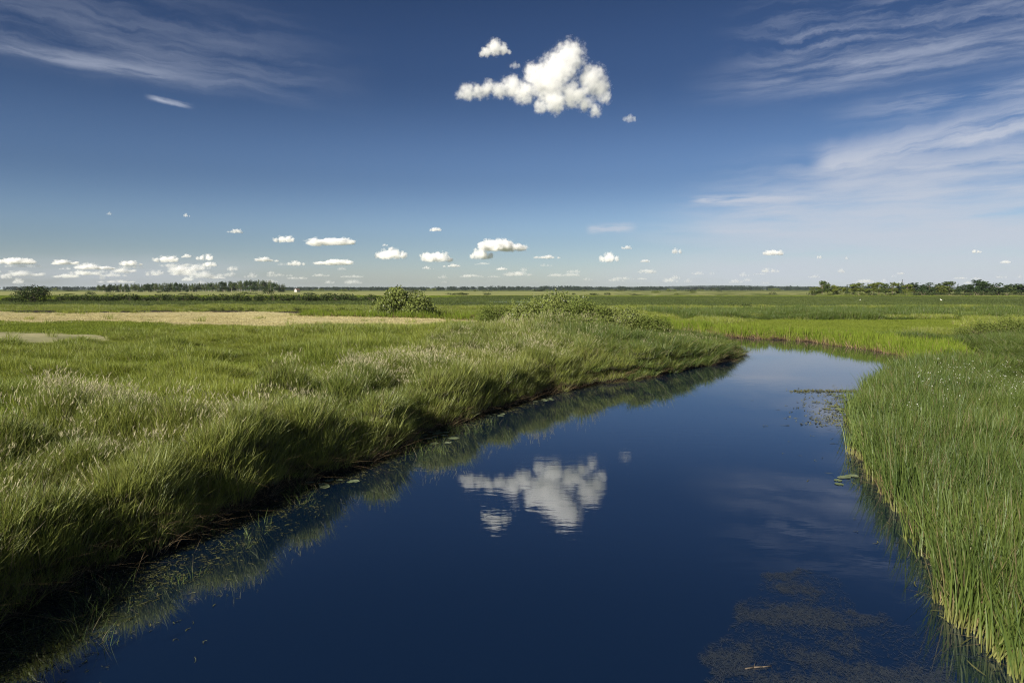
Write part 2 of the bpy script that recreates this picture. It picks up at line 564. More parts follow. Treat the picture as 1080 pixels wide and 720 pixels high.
def panicles(n, rad, h0, h1, size, lean, seed):
    """flowering stems with a narrow feathery seed head leaning with the wind"""
    rg = np.random.default_rng(seed)
    V, Fc, T, A = [], [], [], []

    def quad(p0, p1, w, wa, tint):
        o = len(V); c_, s_2 = math.cos(wa) * w / 2, math.sin(wa) * w / 2
        V.extend([(p0[0] + c_, p0[1] + s_2, p0[2]), (p0[0] - c_, p0[1] - s_2, p0[2]),
                  (p1[0] - c_ * .4, p1[1] - s_2 * .4, p1[2]), (p1[0] + c_ * .4, p1[1] + s_2 * .4, p1[2])])
        Fc.append((o, o + 1, o + 2, o + 3)); T.extend([tint] * 4); A.extend([0.5] * 4)
    heads = ([], [], [], [])
    stem_f = 0
    for i in range(n):
        r = rad * math.sqrt(rg.random()); a = rg.random() * 6.283
        h = rg.uniform(h0, h1); L = lean * rg.uniform(0.6, 1.4); ly = rg.normal(0, 0.05)
        p0 = (r * math.cos(a), r * math.sin(a), 0.0)
        p1 = (p0[0] + L * h * 0.5, p0[1] + ly * h, h * 0.85)
        p2 = (p1[0] + L * size * 1.2, p1[1] + ly * size, p1[2] + size * 0.8)
        quad(p0, p1, 0.006, rg.random() * 3.14, rg.random() * 0.6)
    nstem = len(Fc)
    rg = np.random.default_rng(seed)
    for i in range(n):
        r = rad * math.sqrt(rg.random()); a = rg.random() * 6.283
        h = rg.uniform(h0, h1); L = lean * rg.uniform(0.6, 1.4); ly = rg.normal(0, 0.05)
        p0 = (r * math.cos(a), r * math.sin(a), 0.0)
        p1 = np.array((p0[0] + L * h * 0.5, p0[1] + ly * h, h * 0.85))
        dr = np.array((L * 1.2, ly, 0.8)) * size
        rg.random(); rg.random()
        tint = rg.random()
        for k in range(7):
            u = k / 7 * 0.8
            q0 = p1 + dr * u; off = rg.normal(0, size * 0.09, 3)
            q1 = q0 + dr * 0.32 + off
            quad(tuple(q0), tuple(q1), size * 0.075, rg.random() * 3.14, tint)
    return (V[:], Fc[:], T[:], A[:]), nstem


LIB = {}


def proto(group, me):
    c_ = LIB.get(group)
    if c_ is None:
        c_ = LIB[group] = bpy.data.collections.new("library_" + group)
    o = bpy.data.objects.new("%s_%02d" % (group, len(c_.objects)), me)
    c_.objects.link(o)


def clump_mesh(name, parts, mats):
    V, Fc, T, A, M = merge(parts)
    return mesh_np(name, V, Fc, mats, False, {"tint": T, "along": A}, M)


SCATTERED = 0
QUICK = False


def scatter(name, x, y, z, group, scale, zscale=None, lean=0.1, leanvar=0.06, label="", cat="grass", seed=0, kind="stuff"):
    """one stuff object: copies of the clumps of a library collection at the given points, leaning with the wind (to +x)"""
    global SCATTERED
    if QUICK: return
    rg = np.random.default_rng(seed)
    n = len(x); SCATTERED += n
    me = bpy.data.meshes.new(name)
    me.vertices.add(n)
    me.vertices.foreach_set("co", np.stack([x, y, z], 1).astype(np.float32).ravel())
    a = rg.random(n) * 2 * np.pi
    b_ = lean + rg.normal(0, leanvar, n); c_ = rg.normal(0, leanvar, n)
    ca, sa = np.cos(a), np.sin(a); cb, sb = np.cos(b_), np.sin(b_); cc, sc_ = np.cos(c_), np.sin(c_)
    # M = Ry(b) Rx(c) Rz(a)
    Rz = np.zeros((n, 3, 3)); Rz[:, 0, 0] = ca; Rz[:, 0, 1] = -sa; Rz[:, 1, 0] = sa; Rz[:, 1, 1] = ca; Rz[:, 2, 2] = 1
    Ry = np.zeros((n, 3, 3)); Ry[:, 0, 0] = cb; Ry[:, 0, 2] = sb; Ry[:, 1, 1] = 1; Ry[:, 2, 0] = -sb; Ry[:, 2, 2] = cb
    Rx = np.zeros((n, 3, 3)); Rx[:, 0, 0] = 1; Rx[:, 1, 1] = cc; Rx[:, 1, 2] = -sc_; Rx[:, 2, 1] = sc_; Rx[:, 2, 2] = cc
    M = Ry @ Rx @ Rz
    e = np.stack([np.arctan2(M[:, 2, 1], M[:, 2, 2]), np.arcsin(np.clip(-M[:, 2, 0], -1, 1)), np.arctan2(M[:, 1, 0], M[:, 0, 0])], 1)
    at = me.attributes.new("rot", "FLOAT_VECTOR", "POINT"); at.data.foreach_set("vector", e.astype(np.float32).ravel())
    scale = np.broadcast_to(np.asarray(scale, float), (n,)); zs = scale if zscale is None else np.broadcast_to(np.asarray(zscale, float), (n,))
    at = me.attributes.new("scl", "FLOAT_VECTOR", "POINT"); at.data.foreach_set("vector", np.stack([scale, scale, zs], 1).astype(np.float32).ravel())
    at = me.attributes.new("pick", "INT", "POINT"); at.data.foreach_set("value", rg.integers(0, len(LIB[group].objects), n).astype(np.int32))
    o = link(name, me)
    ng = bpy.data.node_groups.new(name, "GeometryNodeTree")
    ng.interface.new_socket("Geometry", in_out="INPUT", socket_type="NodeSocketGeometry")
    ng.interface.new_socket("Geometry", in_out="OUTPUT", socket_type="NodeSocketGeometry")
    N, Lk = ng.nodes, ng.links
    gi = N.new("NodeGroupInput"); go = N.new("NodeGroupOutput")
    ci = N.new("GeometryNodeCollectionInfo"); ci.inputs[0].default_value = LIB[group]
    ci.inputs["Separate Children"].default_value = True; ci.inputs["Reset Children"].default_value = True
    ip = N.new("GeometryNodeInstanceOnPoints")

    def attr(nm, dt):
        nd = N.new("GeometryNodeInputNamedAttribute"); nd.data_type = dt; nd.inputs[0].default_value = nm
        return nd.outputs[0]
    Lk.new(gi.outputs[0], ip.inputs["Points"]); Lk.new(ci.outputs[0], ip.inputs["Instance"])
    ip.inputs["Pick Instance"].default_value = True
    Lk.new(attr("pick", "INT"), ip.inputs["Instance Index"])
    e2r = N.new("FunctionNodeEulerToRotation"); Lk.new(attr("rot", "FLOAT_VECTOR"), e2r.inputs[0])
    Lk.new(e2r.outputs[0], ip.inputs["Rotation"])
    Lk.new(attr("scl", "FLOAT_VECTOR"), ip.inputs["Scale"])
    Lk.new(ip.outputs[0], go.inputs[0])
    md = o.modifiers.new("scatter", "NODES"); md.node_group = ng
    tag(o, label, cat, kind=kind)
    return o


# leaf materials (real leaf colours, but herb and far flat grass darkened as cloud shade)
M_bank = leaf_mat("bank_grass_leaf", [(0.082, 0.128, 0.016), (0.330, 0.350, 0.078)], base=(0.085, 0.080, 0.045), patch=0.16, transl=0.45, gloss=0.04, dry=(0.24, 0.20, 0.10))
M_seed = leaf_mat("seed_head", [(0.34, 0.31, 0.18), (0.58, 0.53, 0.35)], transl=0.3, patch=0.2)
M_mead = leaf_mat("meadow_leaf", [(0.090, 0.140, 0.016), (0.335, 0.365, 0.058)], patch=0.10, transl=0.45, gloss=0.03, dry=(0.25, 0.21, 0.11))
M_reed = leaf_mat("reed_leaf", [(0.035, 0.072, 0.016), (0.155, 0.200, 0.038)], base=(0.23, 0.23, 0.07), patch=0.2, transl=0.4, gloss=0.025, dry=(0.20, 0.17, 0.08))
M_herb = leaf_mat("herb_leaf", [(0.050, 0.088, 0.016), (0.145, 0.190, 0.038)], patch=0.15, transl=0.4, gloss=0.03, dry=(0.22, 0.19, 0.10))  # lush herb green, darkened in colour to stand in for cloud shade
M_lime = leaf_mat("short_grass_leaf", [(0.120, 0.165, 0.024), (0.215, 0.250, 0.046)], patch=0.1, transl=0.4)
M_stub = leaf_mat("straw", [(0.30, 0.26, 0.12), (0.56, 0.50, 0.27)], patch=0.15, transl=0.2)
M_dead = leaf_mat("dead_stalk", [(0.19, 0.13, 0.075), (0.33, 0.25, 0.14)], transl=0.2, patch=0.3)
M_farr = leaf_mat("far_reed_leaf", [(0.100, 0.160, 0.018), (0.235, 0.290, 0.042)], base=(0.15, 0.10, 0.055), patch=0.25, transl=0.4, dry=(0.26, 0.19, 0.10))
M_sedge = leaf_mat("shade_grass_leaf", [(0.046, 0.068, 0.024), (0.130, 0.160, 0.048)], patch=0.012, transl=0.3)  # clumps of the far flat, their green dark with painted cloud shade
M_white = leaf_mat("white_flower", [(0.42, 0.43, 0.38), (0.58, 0.58, 0.53)], transl=0.2)

for k in range(5):
    proto("bank_clump", clump_mesh("bank_clump", [(blades(95, 0.34, 0.35, 0.90, 0.017, 0.6, 3, seed=k, upright=0.30), 0)], [M_bank]))
for k in range(4):
    pn, ns = panicles(8, 0.42, 0.75, 1.15, 0.17, 0.45, 40 + k)
    V, Fc, T, A = pn
    me_ = mesh_np("seed_clump", V, Fc, [M_bank, M_seed], False, {"tint": T, "along": A}, [0] * ns + [1] * (len(Fc) - ns))
    proto("seed_clump", me_)
for k in range(5):
    proto("meadow_clump", clump_mesh("meadow_clump", [(blades(75, 0.38, 0.26, 0.70, 0.019, 0.7, 3, seed=60 + k, upright=0.38), 0)], [M_mead]))
for k in range(4):
    proto("meadow_wide", clump_mesh("meadow_wide", [(blades(70, 0.8, 0.35, 0.85, 0.05, 0.6, 2, seed=80 + k, upright=0.35), 0)], [M_mead]))
for k in range(5):
    proto("reed_clump", clump_mesh("reed_clump", [(blades(36, 0.36, 1.0, 2.0, 0.030, 0.45, 4, seed=100 + k, upright=0.2), 0),
                                                 (blades(2, 0.34, 0.5, 1.1, 0.014, 0.4, 3, seed=130 + k, upright=0.3), 1)], [M_reed, M_dead]))
for k in range(4):
    proto("far_reed_clump", clump_mesh("far_reed_clump", [(blades(60, 0.55, 0.7, 1.45, 0.045, 0.35, 3, seed=150 + k, upright=0.2), 0),
                                                     (blades(20, 0.6, 0.3, 0.75, 0.05, 0.4, 3, seed=180 + k, upright=0.4), 1)], [M_farr, M_dead]))
for k in range(4):
    proto("shade_grass_clump", clump_mesh("shade_grass_clump", [(blades(60, 1.6, 0.5, 1.1, 0.12, 0.5, 2, seed=200 + k, upright=0.35), 0)], [M_sedge]))
for k in range(3):
    proto("pale_clump", clump_mesh("pale_clump", [(blades(60, 1.6, 0.5, 1.1, 0.12, 0.5, 2, seed=220 + k, upright=0.35), 0)], [M_farr]))
for k in range(4):
    proto("row_clump", clump_mesh("row_clump", [(blades(80, 0.8, 0.7, 1.9, 0.06, 0.45, 3, seed=310 + k, upright=0.3), 0)], [M_herb]))
for k in range(3):
    proto("herb_clump", clump_mesh("herb_clump", [(blades(80, 0.36, 0.35, 0.85, 0.024, 0.8, 3, seed=270 + k, upright=0.45), 0)], [M_herb]))
    proto("lime_clump", clump_mesh("lime_clump", [(blades(60, 0.8, 0.12, 0.32, 0.05, 0.6, 2, seed=280 + k, upright=0.4), 0)], [M_lime]))
    proto("stubble_clump", clump_mesh("stubble_clump", [(blades(50, 0.9, 0.06, 0.22, 0.05, 0.5, 2, seed=290 + k, upright=0.5), 0)], [M_stub]))
for k in range(4):
    proto("dead_clump", clump_mesh("dead_clump", [(blades(45, 0.3, 0.35, 0.95, 0.012, 1.0, 3, seed=240 + k, upright=0.6), 0)], [M_dead]))


def grid_points(y0, y1, step, xpad=7.0, seed=0, slope=0.78):
    rg = np.random.default_rng(seed)
    xs = np.arange(-(slope * y1 + xpad), slope * y1 + xpad, step); ys = np.arange(y0, y1, step)
    XX, YY = np.meshgrid(xs, ys)
    x = (XX + rg.uniform(-.5, .5, XX.shape) * step).ravel(); y = (YY + rg.uniform(-.5, .5, XX.shape) * step).ravel()
    m = np.abs(x) < slope * np.maximum(y, 0) + xpad
    return x[m], y[m]


def not_fields(x, y, names):
    m = np.ones(len(x), bool)
    jx = x + (fbm(x * 0.15, y * 0.15, 21) - 0.5) * 5; jy = y + (fbm(x * 0.15, y * 0.15, 23) - 0.5) * 9
    for nme in names:
        m &= ~in_poly(jx, jy, FIELDS[nme])
    if len(names) > 2: m |= (vnoise(x * 7.3, y * 7.3, 99) < 0.05) & (vnoise(x * 0.3, y * 0.3, 98) > 0.45)
    return m


ALLF = ["ditch", "stubble_field", "mown_strip", "bare_field", "mown_meadow"]  # "ditch" is the dark strip painted as shade


def zones(x, y):
    s, o = river(x, y)
    belt = 6.5 + 3.0 * (fbm(x * 0.13, y * 0.13, 31) - 0.5) * 2
    left = (o == 0) & (s > 0.0)
    # everything on the narrow spit between the bend and its return is tall
    spit = left & (x > -6 + 0.0 * y) & (y > 30) & (x > (y - 62) * 0.9 - 6)
    tall = left & ((s < belt) | spit)
    path = (o == 0) & (x < -9) & (np.abs(y - 25.5 - 0.05 * (x + 20) - 1.2 * np.sin(x * 0.2)) < 2.3)
    return s, o, left, tall & ~path, path


def zheight(x, y, s, o):
    return height(x, y, s, o)


def hump(x, y):
    return fbm(x * 0.17, y * 0.22, 41, 3)


def humm(x, y, cell, seed):
    """distance to the nearest hummock centre, in cells, and a number that belongs to that hummock"""
    gx_ = np.floor(x / cell); gy_ = np.floor(y / cell)
    best = np.full(len(x), 9.0); rid = np.zeros(len(x))
    for dx in (-1, 0, 1):
        for dy in (-1, 0, 1):
            a = gx_ + dx; b = gy_ + dy
            px_ = (a + 0.15 + 0.7 * vnoise(a, b, seed)) * cell; py_ = (b + 0.15 + 0.7 * vnoise(a, b, seed + 1)) * cell
            d = np.hypot(x - px_, y - py_) / cell; m = d < best
            best[m] = d[m]; rid[m] = vnoise(a, b, seed + 2)[m]
    return best, rid


batches = {k: [] for k in ("bank", "seed", "dead", "mead", "reed", "wide", "farr", "herb", "lime", "stub", "row")}
for bi, (y0, y1, st, big) in enumerate([(3, 22, 0.22, 1.0), (22, 42, 0.30, 1.12), (42, 75, 0.42, 1.35)]):
    x, y = grid_points(y0, y1, st, seed=bi)
    s, o, left, tall, path = zones(x, y)
    z = zheight(x, y, s, o)
    rg = np.random.default_rng(300 + bi)
    hm = hump(x, y)
    tus = fbm(x * 0.75, y * 0.75, 43, 2)
    hd, hr = humm(x + 0.8 * (tus - .5), y, 2.1, 5)
    dome = np.clip(1 - (hd / 0.72) ** 2, 0, 1) * (0.45 + 0.75 * hr)
    hs = (0.46 + 0.68 * dome + 0.25 * hm) * rg.uniform(0.8, 1.2, len(x))
    tip = sstep(6, 13, x) * sstep(50, 60, y) * (o == 0)
    hs = hs * (1 + 0.6 * sstep(46, 60, y) * sstep(-3, 3, x) * (1 - tip) * (o == 0)) * (1 - 0.25 * tip)
    zb = z + (1.0 * dome * sstep(-0.1, 0.7, s) + 0.25 * sstep(1.5, 4, s)) * (1 - 0.6 * tip)
    hd2, hr2 = humm(x * 0.75, y, 2.6, 15)
    dome2 = np.clip(1 - (hd2 / 0.72) ** 2, 0, 1) * hr2
    m = tall & (s > 0.05) & ((s > 1.0) | (dome > 0.12)) & ((dome > 0.06) | (rg.random(len(x)) < 0.35))
    lush = (y > 40) & (rg.random(len(x)) < 0.75 * sstep(0, 8, x) * sstep(40, 55, y))
    mh2 = m & lush; m = m & ~lush
    batches["herb"].append((x[mh2], y[mh2], zb[mh2], big * np.ones(mh2.sum()), 1.15 * hs[mh2]))
    batches["bank"].append((x[m], y[m], zb[m], big * np.ones(m.sum()), hs[m]))
    pat = sstep(0.50, 0.68, fbm(x * 0.12 + 3, y * 0.12, 51))
    ms = tall & (s > 0.9) & (rg.random(len(x)) < (0.15 + 0.62 * pat) * (0.3 + 1.1 * dome) * np.where(y > 38, 0.55, 1.0) * (1 - 0.8 * sstep(4, 10, x)))
    batches["seed"].append((x[ms], y[ms], zb[ms], np.ones(ms.sum()), 0.35 + 0.72 * hs[ms]))
    md = left & (s < 0.8) & (s > -0.1) & (rg.random(len(x)) < 0.55)
    batches["dead"].append((x[md], y[md], z[md] - 0.1, big * np.ones(md.sum()), rg.uniform(0.5, 0.9, md.sum())))
    mm = (s > 0.2) & ~tall & not_fields(x, y, ALLF) & ((o == 0) | (s > 5.5))
    hz = (0.20 + 0.95 * sstep(0.36, 0.66, hm) + 0.95 * dome2) * rg.uniform(0.8, 1.2, len(x))
    hz = np.where(o > 0, hz * 1.15, hz)
    mown = path | ((o == 0) & (x < -16) & (np.abs(y - 44 - 0.12 * (x + 30) - 1.5 * np.sin(x * 0.13)) < 2.6)) | ((o == 0) & (x < -26) & (np.abs(y - 57 - 0.05 * x) < 2.0))
    pm = mown & (s > 1)
    batches["lime"].append((x[pm], y[pm], z[pm], 0.7 * np.ones(pm.sum()), rg.uniform(0.6, 1.4, pm.sum())))
    ml = mm & (o == 0) & ~mown; mh = mm & (o > 0)
    zb2 = z + 0.55 * dome2 * sstep(0.45, 0.65, hm + 0.12)
    batches["mead"].append((x[ml], y[ml], zb2[ml], big * np.ones(ml.sum()), hz[ml]))
    batches["herb"].append((x[mh], y[mh], z[mh], big * np.ones(mh.sum()), hz[mh]))
    mr = (o == 2) & (s > -0.12) & (s < 5.5 + 3 * (fbm(x * .2, y * .2, 61) - .5)) & (rg.random(len(x)) < np.where(s < 0.25, 0.45, 0.9))
    mrd = (o == 2) & (s > -0.1) & (s > 0.1) & (s < 0.8) & (rg.random(len(x)) < 0.2)
    batches["dead"].append((x[mrd], y[mrd], np.maximum(z[mrd], -0.1), big * np.ones(mrd.sum()), rg.uniform(0.3, 0.6, mrd.sum())))
    batches["reed"].append((x[mr], y[mr], np.maximum(z[mr], -0.15), big * np.ones(mr.sum()), ((0.55 + 0.55 * tus + 0.2 * hm) * rg.uniform(0.75, 1.1, len(x)) * np.where(y > 34, 0.82, 1.0) * (1 - 0.22 * sstep(2.5, 6, s)))[mr]))
    mf = (o == 1) & (s > -0.2) & (s < 3.0)
    mfd = (o == 1) & (s > -0.3) & (s < 0.5) & (rg.random(len(x)) < 0.6)
    batches["dead"].append((x[mfd], y[mfd], z[mfd], 1.4 * np.ones(mfd.sum()), rg.uniform(0.6, 1.1, mfd.sum())))
    batches["farr"].append((x[mf], y[mf], z[mf], np.ones(mf.sum()), (0.25 + 0.95 * 1.15 * np.clip(1 - (humm(x, y, 1.9, 25)[0] / 0.7) ** 2, 0, 1)[mf]) * rg.uniform(0.7, 1.1, mf.sum())))

for bi, (y0, y1, st) in enumerate([(75, 130, 0.62), (130, 205, 1.0)]):
    x, y = grid_points(y0, y1, st, seed=20 + bi)
    s, o, left, tall, path = zones(x, y)
    z = zheight(x, y, s, o)
    rg = np.random.default_rng(320 + bi)
    hm = hump(x * 0.7, y * 0.7)
    fr_ = ((o == 1) & (s > -0.2) & (s < 2.6)) | ((o == 0) & (s > 0) & (s < 2.0) & (y > 75))
    fd = (o == 1) & (s > -0.3) & (s < 0.5)
    batches["dead"].append((x[fd], y[fd], z[fd], 1.6 * np.ones(fd.sum()), rg.uniform(0.7, 1.2, fd.sum())))
    batches["farr"].append((x[fr_], y[fr_], z[fr_], np.ones(fr_.sum()), (0.25 + 0.95 * 1.25 * np.clip(1 - (humm(x, y, 2.1, 25)[0] / 0.7) ** 2, 0, 1)[fr_]) * rg.uniform(0.7, 1.1, fr_.sum())))
    band = (y > 164) & (y < 192) & (x > 18)
    row = (y > 118) & (y < 166) & (x > 30) & (rg.random(len(x)) < 0.4 + 0.6 * sstep(0.4, 0.6, fbm(x * .05, y * .15, 71)))
    batches["row"].append((x[row], y[row], z[row], np.full(row.sum(), 1.1), (0.15 + 1.1 * sstep(0.3, 0.7, fbm(x * .16, y * .2, 47, 3)[row])) * rg.uniform(0.7, 1.1, row.sum())))
    kl = ~not_fields(x, y, ["mown_strip", "mown_meadow"]) & (s > 1); ks = ~not_fields(x, y, ["stubble_field"]) & ~kl & (rg.random(len(x)) < 0.25 + 0.6 * (vnoise(x * 0.04, y * 0.35, 5) > 0.45))
    row &= ~kl; kl |= band; row &= ~band
    batches["lime"].append((x[kl], y[kl], z[kl], np.ones(kl.sum()), rg.uniform(0.5, 1.3, kl.sum())))
    batches["stub"].append((x[ks], y[ks], z[ks] + 0.04, np.ones(ks.sum()), rg.uniform(0.5, 1.3, ks.sum())))
    mm = (s > 2.0) & ~row & not_fields(x, y, ALLF)
    hz = (0.25 + 1.2 * sstep(0.3, 0.72, hm)) * rg.uniform(0.7, 1.2, len(x))
    batches["wide"].append((x[mm], y[mm], z[mm], np.ones(mm.sum()) * (1 + 0.3 * bi), hz[mm]))


def cat_(k):
    return [np.concatenate([b_[i] for b_ in batches[k]]) for i in range(5)]


for key, grp, nm, lean, lab in [
    ("bank", "bank_clump", "bank_grass", 0.08, "tall arching green grass along the left river bank"),
    ("seed", "seed_clump", "seeding_grass", 0.10, "pale seed heads of tall grass blowing above the left bank"),
    ("dead", "dead_clump", "dead_grass", 0.05, "grey brown dead grass along the waterlines of the banks"),
    ("mead", "meadow_clump", "meadow_grass", 0.12, "uneven green meadow grass on both sides of the river"),
    ("herb", "herb_clump", "herb_meadow", 0.15, "lush grass and herbs of the right bank meadow, darkened to carry cloud shade"),
    ("row", "row_clump", "tall_reeds", 0.06, "band of taller mid green reeds behind the mown meadow"),
    ("lime", "lime_clump", "mown_grass", 0.05, "short bright green regrowth on the mown strips"),
    ("stub", "stubble_clump", "stubble", 0.03, "cut straw stubble of the tan field"),
    ("wide", "meadow_wide", "rough_grass", 0.1, "rough green grass of the meadow beyond the river bend"),
    ("reed", "reed_clump", "river_reeds", 0.14, "tall upright green reeds along the right bank"),
    ("farr", "far_reed_clump", "bend_reeds", 0.05, "sunlit yellow green reeds with brown feet on the far bank"),
]:
    x, y, z, sc_, hz = cat_(key)
    scatter(nm, x, y, z, grp, sc_, hz, lean, {"reed": 0.14, "bank": 0.07, "mead": 0.09}.get(key, 0.10), lab, "reeds" if "reeds" in nm else "grass", seed=len(nm))

# far flats
x, y = grid_points(205, 520, 2.4, 30, seed=31)
in_shade = in_poly(x, y, FIELDS["sedge_field"])
rg = np.random.default_rng(5)
z = height(x, y)
m = in_shade & (rg.random(len(x)) < 0.55)
scatter("dark_sedge", x[m], y[m], z[m], "shade_grass_clump", 1.2, rg.uniform(0.5, 1.0, m.sum()), 0.05, 0.05, "grass coloured dark as cloud shade on the flat beyond the river", "sedge", 3)
m = ~in_shade & (rg.random(len(x)) < 0.5)
scatter("distant_grass", x[m], y[m], z[m], "pale_clump", 1.2, rg.uniform(0.4, 1.1, m.sum()), 0.05, 0.05, "yellow green rough grass far across the flats", "grass", 4)

# white umbels in the right meadow
V, Fc, T, A = [], [], [], []
rg = np.random.default_rng(77)
for i in range(150):
    px_ = rg.uniform(955, 1100); py_ = rg.uniform(378, 440)
    if rg.random() > math.exp(-((py_ - 398) / 22) ** 2): continue
    q = on_plane(px_, py_, 1.6)
    r = rg.uniform(0.05, 0.13)
    for k in range(5):
        c = np.array((q.x, q.y, q.z + rg.uniform(-.35, .25))) + rg.normal(0, r, 3) * (1, 1, 0.3)
        u = rg.normal(0, 1, 3); u /= np.linalg.norm(u); v = np.cross(u, rg.normal(0, 1, 3)); v /= np.linalg.norm(v)
        o_ = len(V); e = 0.022
        V += [tuple(c + u * e), tuple(c + v * e), tuple(c - u * e), tuple(c - v * e)]; Fc.append((o_, o_ + 1, o_ + 2, o_ + 3)); T += [rg.random()] * 4
tag(link("wildflowers", mesh_np("wildflowers", V, Fc, [M_white], False, {"tint": T})), "small white flower heads among the right bank meadow", "wildflowers", kind="stuff")
print("instances", SCATTERED)


# ------------------------------------------------------------------ cumulus clouds
def cloud_mat(name, density, balls, feat, amp=0.9, bias=0.0, soft=0.16, flat=None, step=0.3):
    """air thick with droplets inside a group of billows; voronoi cells swell the billows and noise frays their edges"""
    m, t, out = new_mat(name)
    tc = t.node("ShaderNodeTexCoord").outputs["Object"]
    wn = t.node("ShaderNodeTexNoise"); wn.inputs["Scale"].default_value = 0.9 / feat; wn.inputs["Detail"].default_value = 3
    t.l.new(tc, wn.inputs["Vector"])
    wv_ = t.node("ShaderNodeVectorMath", operation="SUBTRACT"); t.l.new(wn.outputs["Color"], wv_.inputs[0]); wv_.inputs[1].default_value = (.5, .5, .5)
    ws = t.node("ShaderNodeVectorMath", operation="SCALE"); t.l.new(wv_.outputs[0], ws.inputs[0]); ws.inputs["Scale"].default_value = feat * 0.9
    wa = t.node("ShaderNodeVectorMath", operation="ADD"); t.l.new(tc, wa.inputs[0]); t.l.new(ws.outputs[0], wa.inputs[1])
    p = wa.outputs[0]
    f = None
    for c, r in balls:
        d = t.node("ShaderNodeVectorMath", operation="DISTANCE"); t.l.new(p, d.inputs[0]); d.inputs[1].default_value = tuple(c)
        v = t.math("MULTIPLY_ADD", d.outputs["Value"], -1.0 / r, 1.0)
        if f is None:
            f = v
        else:
            f = t.math("SMOOTH_MAX", f, v, 0.3)
    vo = t.node("ShaderNodeTexVoronoi", feature="F1"); vo.inputs["Scale"].default_value = 1.0 / feat
    vo.inputs["Detail"].default_value = 2.0; vo.inputs["Roughness"].default_value = 0.55; vo.inputs["Lacunarity"].default_value = 2.3
    t.l.new(tc, vo.inputs["Vector"])
    n1 = t.noise(tc, 2.2 / feat, 7, 0.70)
    bil = t.math("ADD", t.math("MULTIPLY", t.math("SUBTRACT", 0.45, vo.outputs["Distance"]), 0.45), t.math("MULTIPLY", t.math("SUBTRACT", n1, 0.5), 1.25))
    f = t.math("ADD", f, t.math("MULTIPLY", bil, amp))
    d = t.smooth(t.math("ADD", f, bias), 0.0, soft)
    if flat is not None:
        sz = t.node("ShaderNodeSeparateXYZ"); t.l.new(p, sz.inputs[0])
        d = t.math("MULTIPLY", d, t.smooth(sz.outputs[2], flat[0], flat[1]))
    v = t.node("ShaderNodeVolumePrincipled")
    v.inputs["Color"].default_value = (0.985, 0.985, 0.987, 1)
    v.inputs["Anisotropy"].default_value = 0.0
    t.put(v.inputs["Density"], t.math("MULTIPLY", d, density))
    t.l.new(v.outputs[0], out.inputs["Volume"])
    # near clear diffuse surface added so the hull is not volume alone
    tr = t.node("ShaderNodeBsdfTransparent"); df = t.node("ShaderNodeBsdfDiffuse"); df.inputs[0].default_value = (0.9, 0.9, 0.9, 1)
    mx = t.node("ShaderNodeMixShader"); mx.inputs[0].default_value = 0.001
    t.l.new(tr.outputs[0], mx.inputs[1]); t.l.new(df.outputs[0], mx.inputs[2]); t.l.new(mx.outputs[0], out.inputs[0])
    try:
        m.cycles.volume_step_rate = step
    except Exception:
        pass
    return m


def cloud_mesh(name, balls, voxel, mat, inflate=1.22, flat=None):
    """closed skin round the billows"""
    bm = bmesh.new()
    for (c, r) in balls:
        bmesh.ops.create_icosphere(bm, subdivisions=2, radius=r * inflate, matrix=Matrix.Translation(c))
    me = bpy.data.meshes.new(name); bm.to_mesh(me); bm.free()
    tmp = bpy.data.objects.new(name, me); COL.objects.link(tmp)
    rm = tmp.modifiers.new("fuse", "REMESH"); rm.mode = "VOXEL"; rm.voxel_size = voxel
    dg = bpy.context.evaluated_depsgraph_get()
    fused = bpy.data.meshes.new_from_object(tmp.evaluated_get(dg))
    bpy.data.objects.remove(tmp); bpy.data.meshes.remove(me)
    if flat is not None:
        for v in fused.vertices:
            v.co.z = max(v.co.z, flat)
    fused.name = name
    fused.materials.clear(); fused.materials.append(mat)
    fused.update()
    return fused


def px_balls(spec, depth):
    """billows (x, y, r in photo pixels, depth offset in pixels) as world balls round a centre at the given distance"""
    cx = sum(s[0] for s in spec) / len(spec); cy = sum(s[1] for s in spec) / len(spec)
    c0 = at_depth(cx, cy, depth)
    k = depth / F
    return c0, [(at_depth(x, y, depth + dz * k) - c0, r * k) for (x, y, r, dz) in spec]


DEP = 2600.0
K = DEP / F
MAIN = [(601, 60, 18, 0), (590, 72, 20, -4), (578, 86, 23, 0), (566, 82, 14, -6), (624, 84, 17, 8), (632, 92, 13, 10), (585, 106, 15, -6),
        (604, 100, 15, 2), (540, 91, 13, 0), (552, 98, 13, -4), (514, 94, 10, 4), (526, 95, 10, 0), (493, 97, 10, 0), (486, 99, 7, 0), (503, 97, 9, 0), (560, 74, 9, 0),
        (617, 110, 10, 4), (628, 117, 8, 4), (638, 103, 8, 6), (612, 98, 12, 3), (570, 112, 9, -4)]
c0, balls = px_balls(MAIN, DEP)
main_mat = cloud_mat("cloud_main", 0.055, balls, 8 * K, 1.3, 0.30, 1.0)
o = link("cloud", cloud_mesh("cloud", balls, 2.2 * K, main_mat))
o.location = c0
tag(o, "large white billowing cloud alone high in the blue sky", "cloud", "cumulus clouds in the sky")
SMALL = [(522, 50, 9, 0), (531, 52, 6, 0), (513, 55, 6, 0), (508, 57, 3.5, 0), (537, 55, 3, 0)]
c1, b1 = px_balls(SMALL, DEP)
small_mat = cloud_mat("cloud_small", 0.07, b1, 5 * K, 1.0, 0.25, 0.7)
o = link("cloud", cloud_mesh("cloud", b1, 1.0 * K, small_mat)); o.location = c1
tag(o, "small white puff of cloud just above and left of the large cloud", "cloud", "cumulus clouds in the sky")
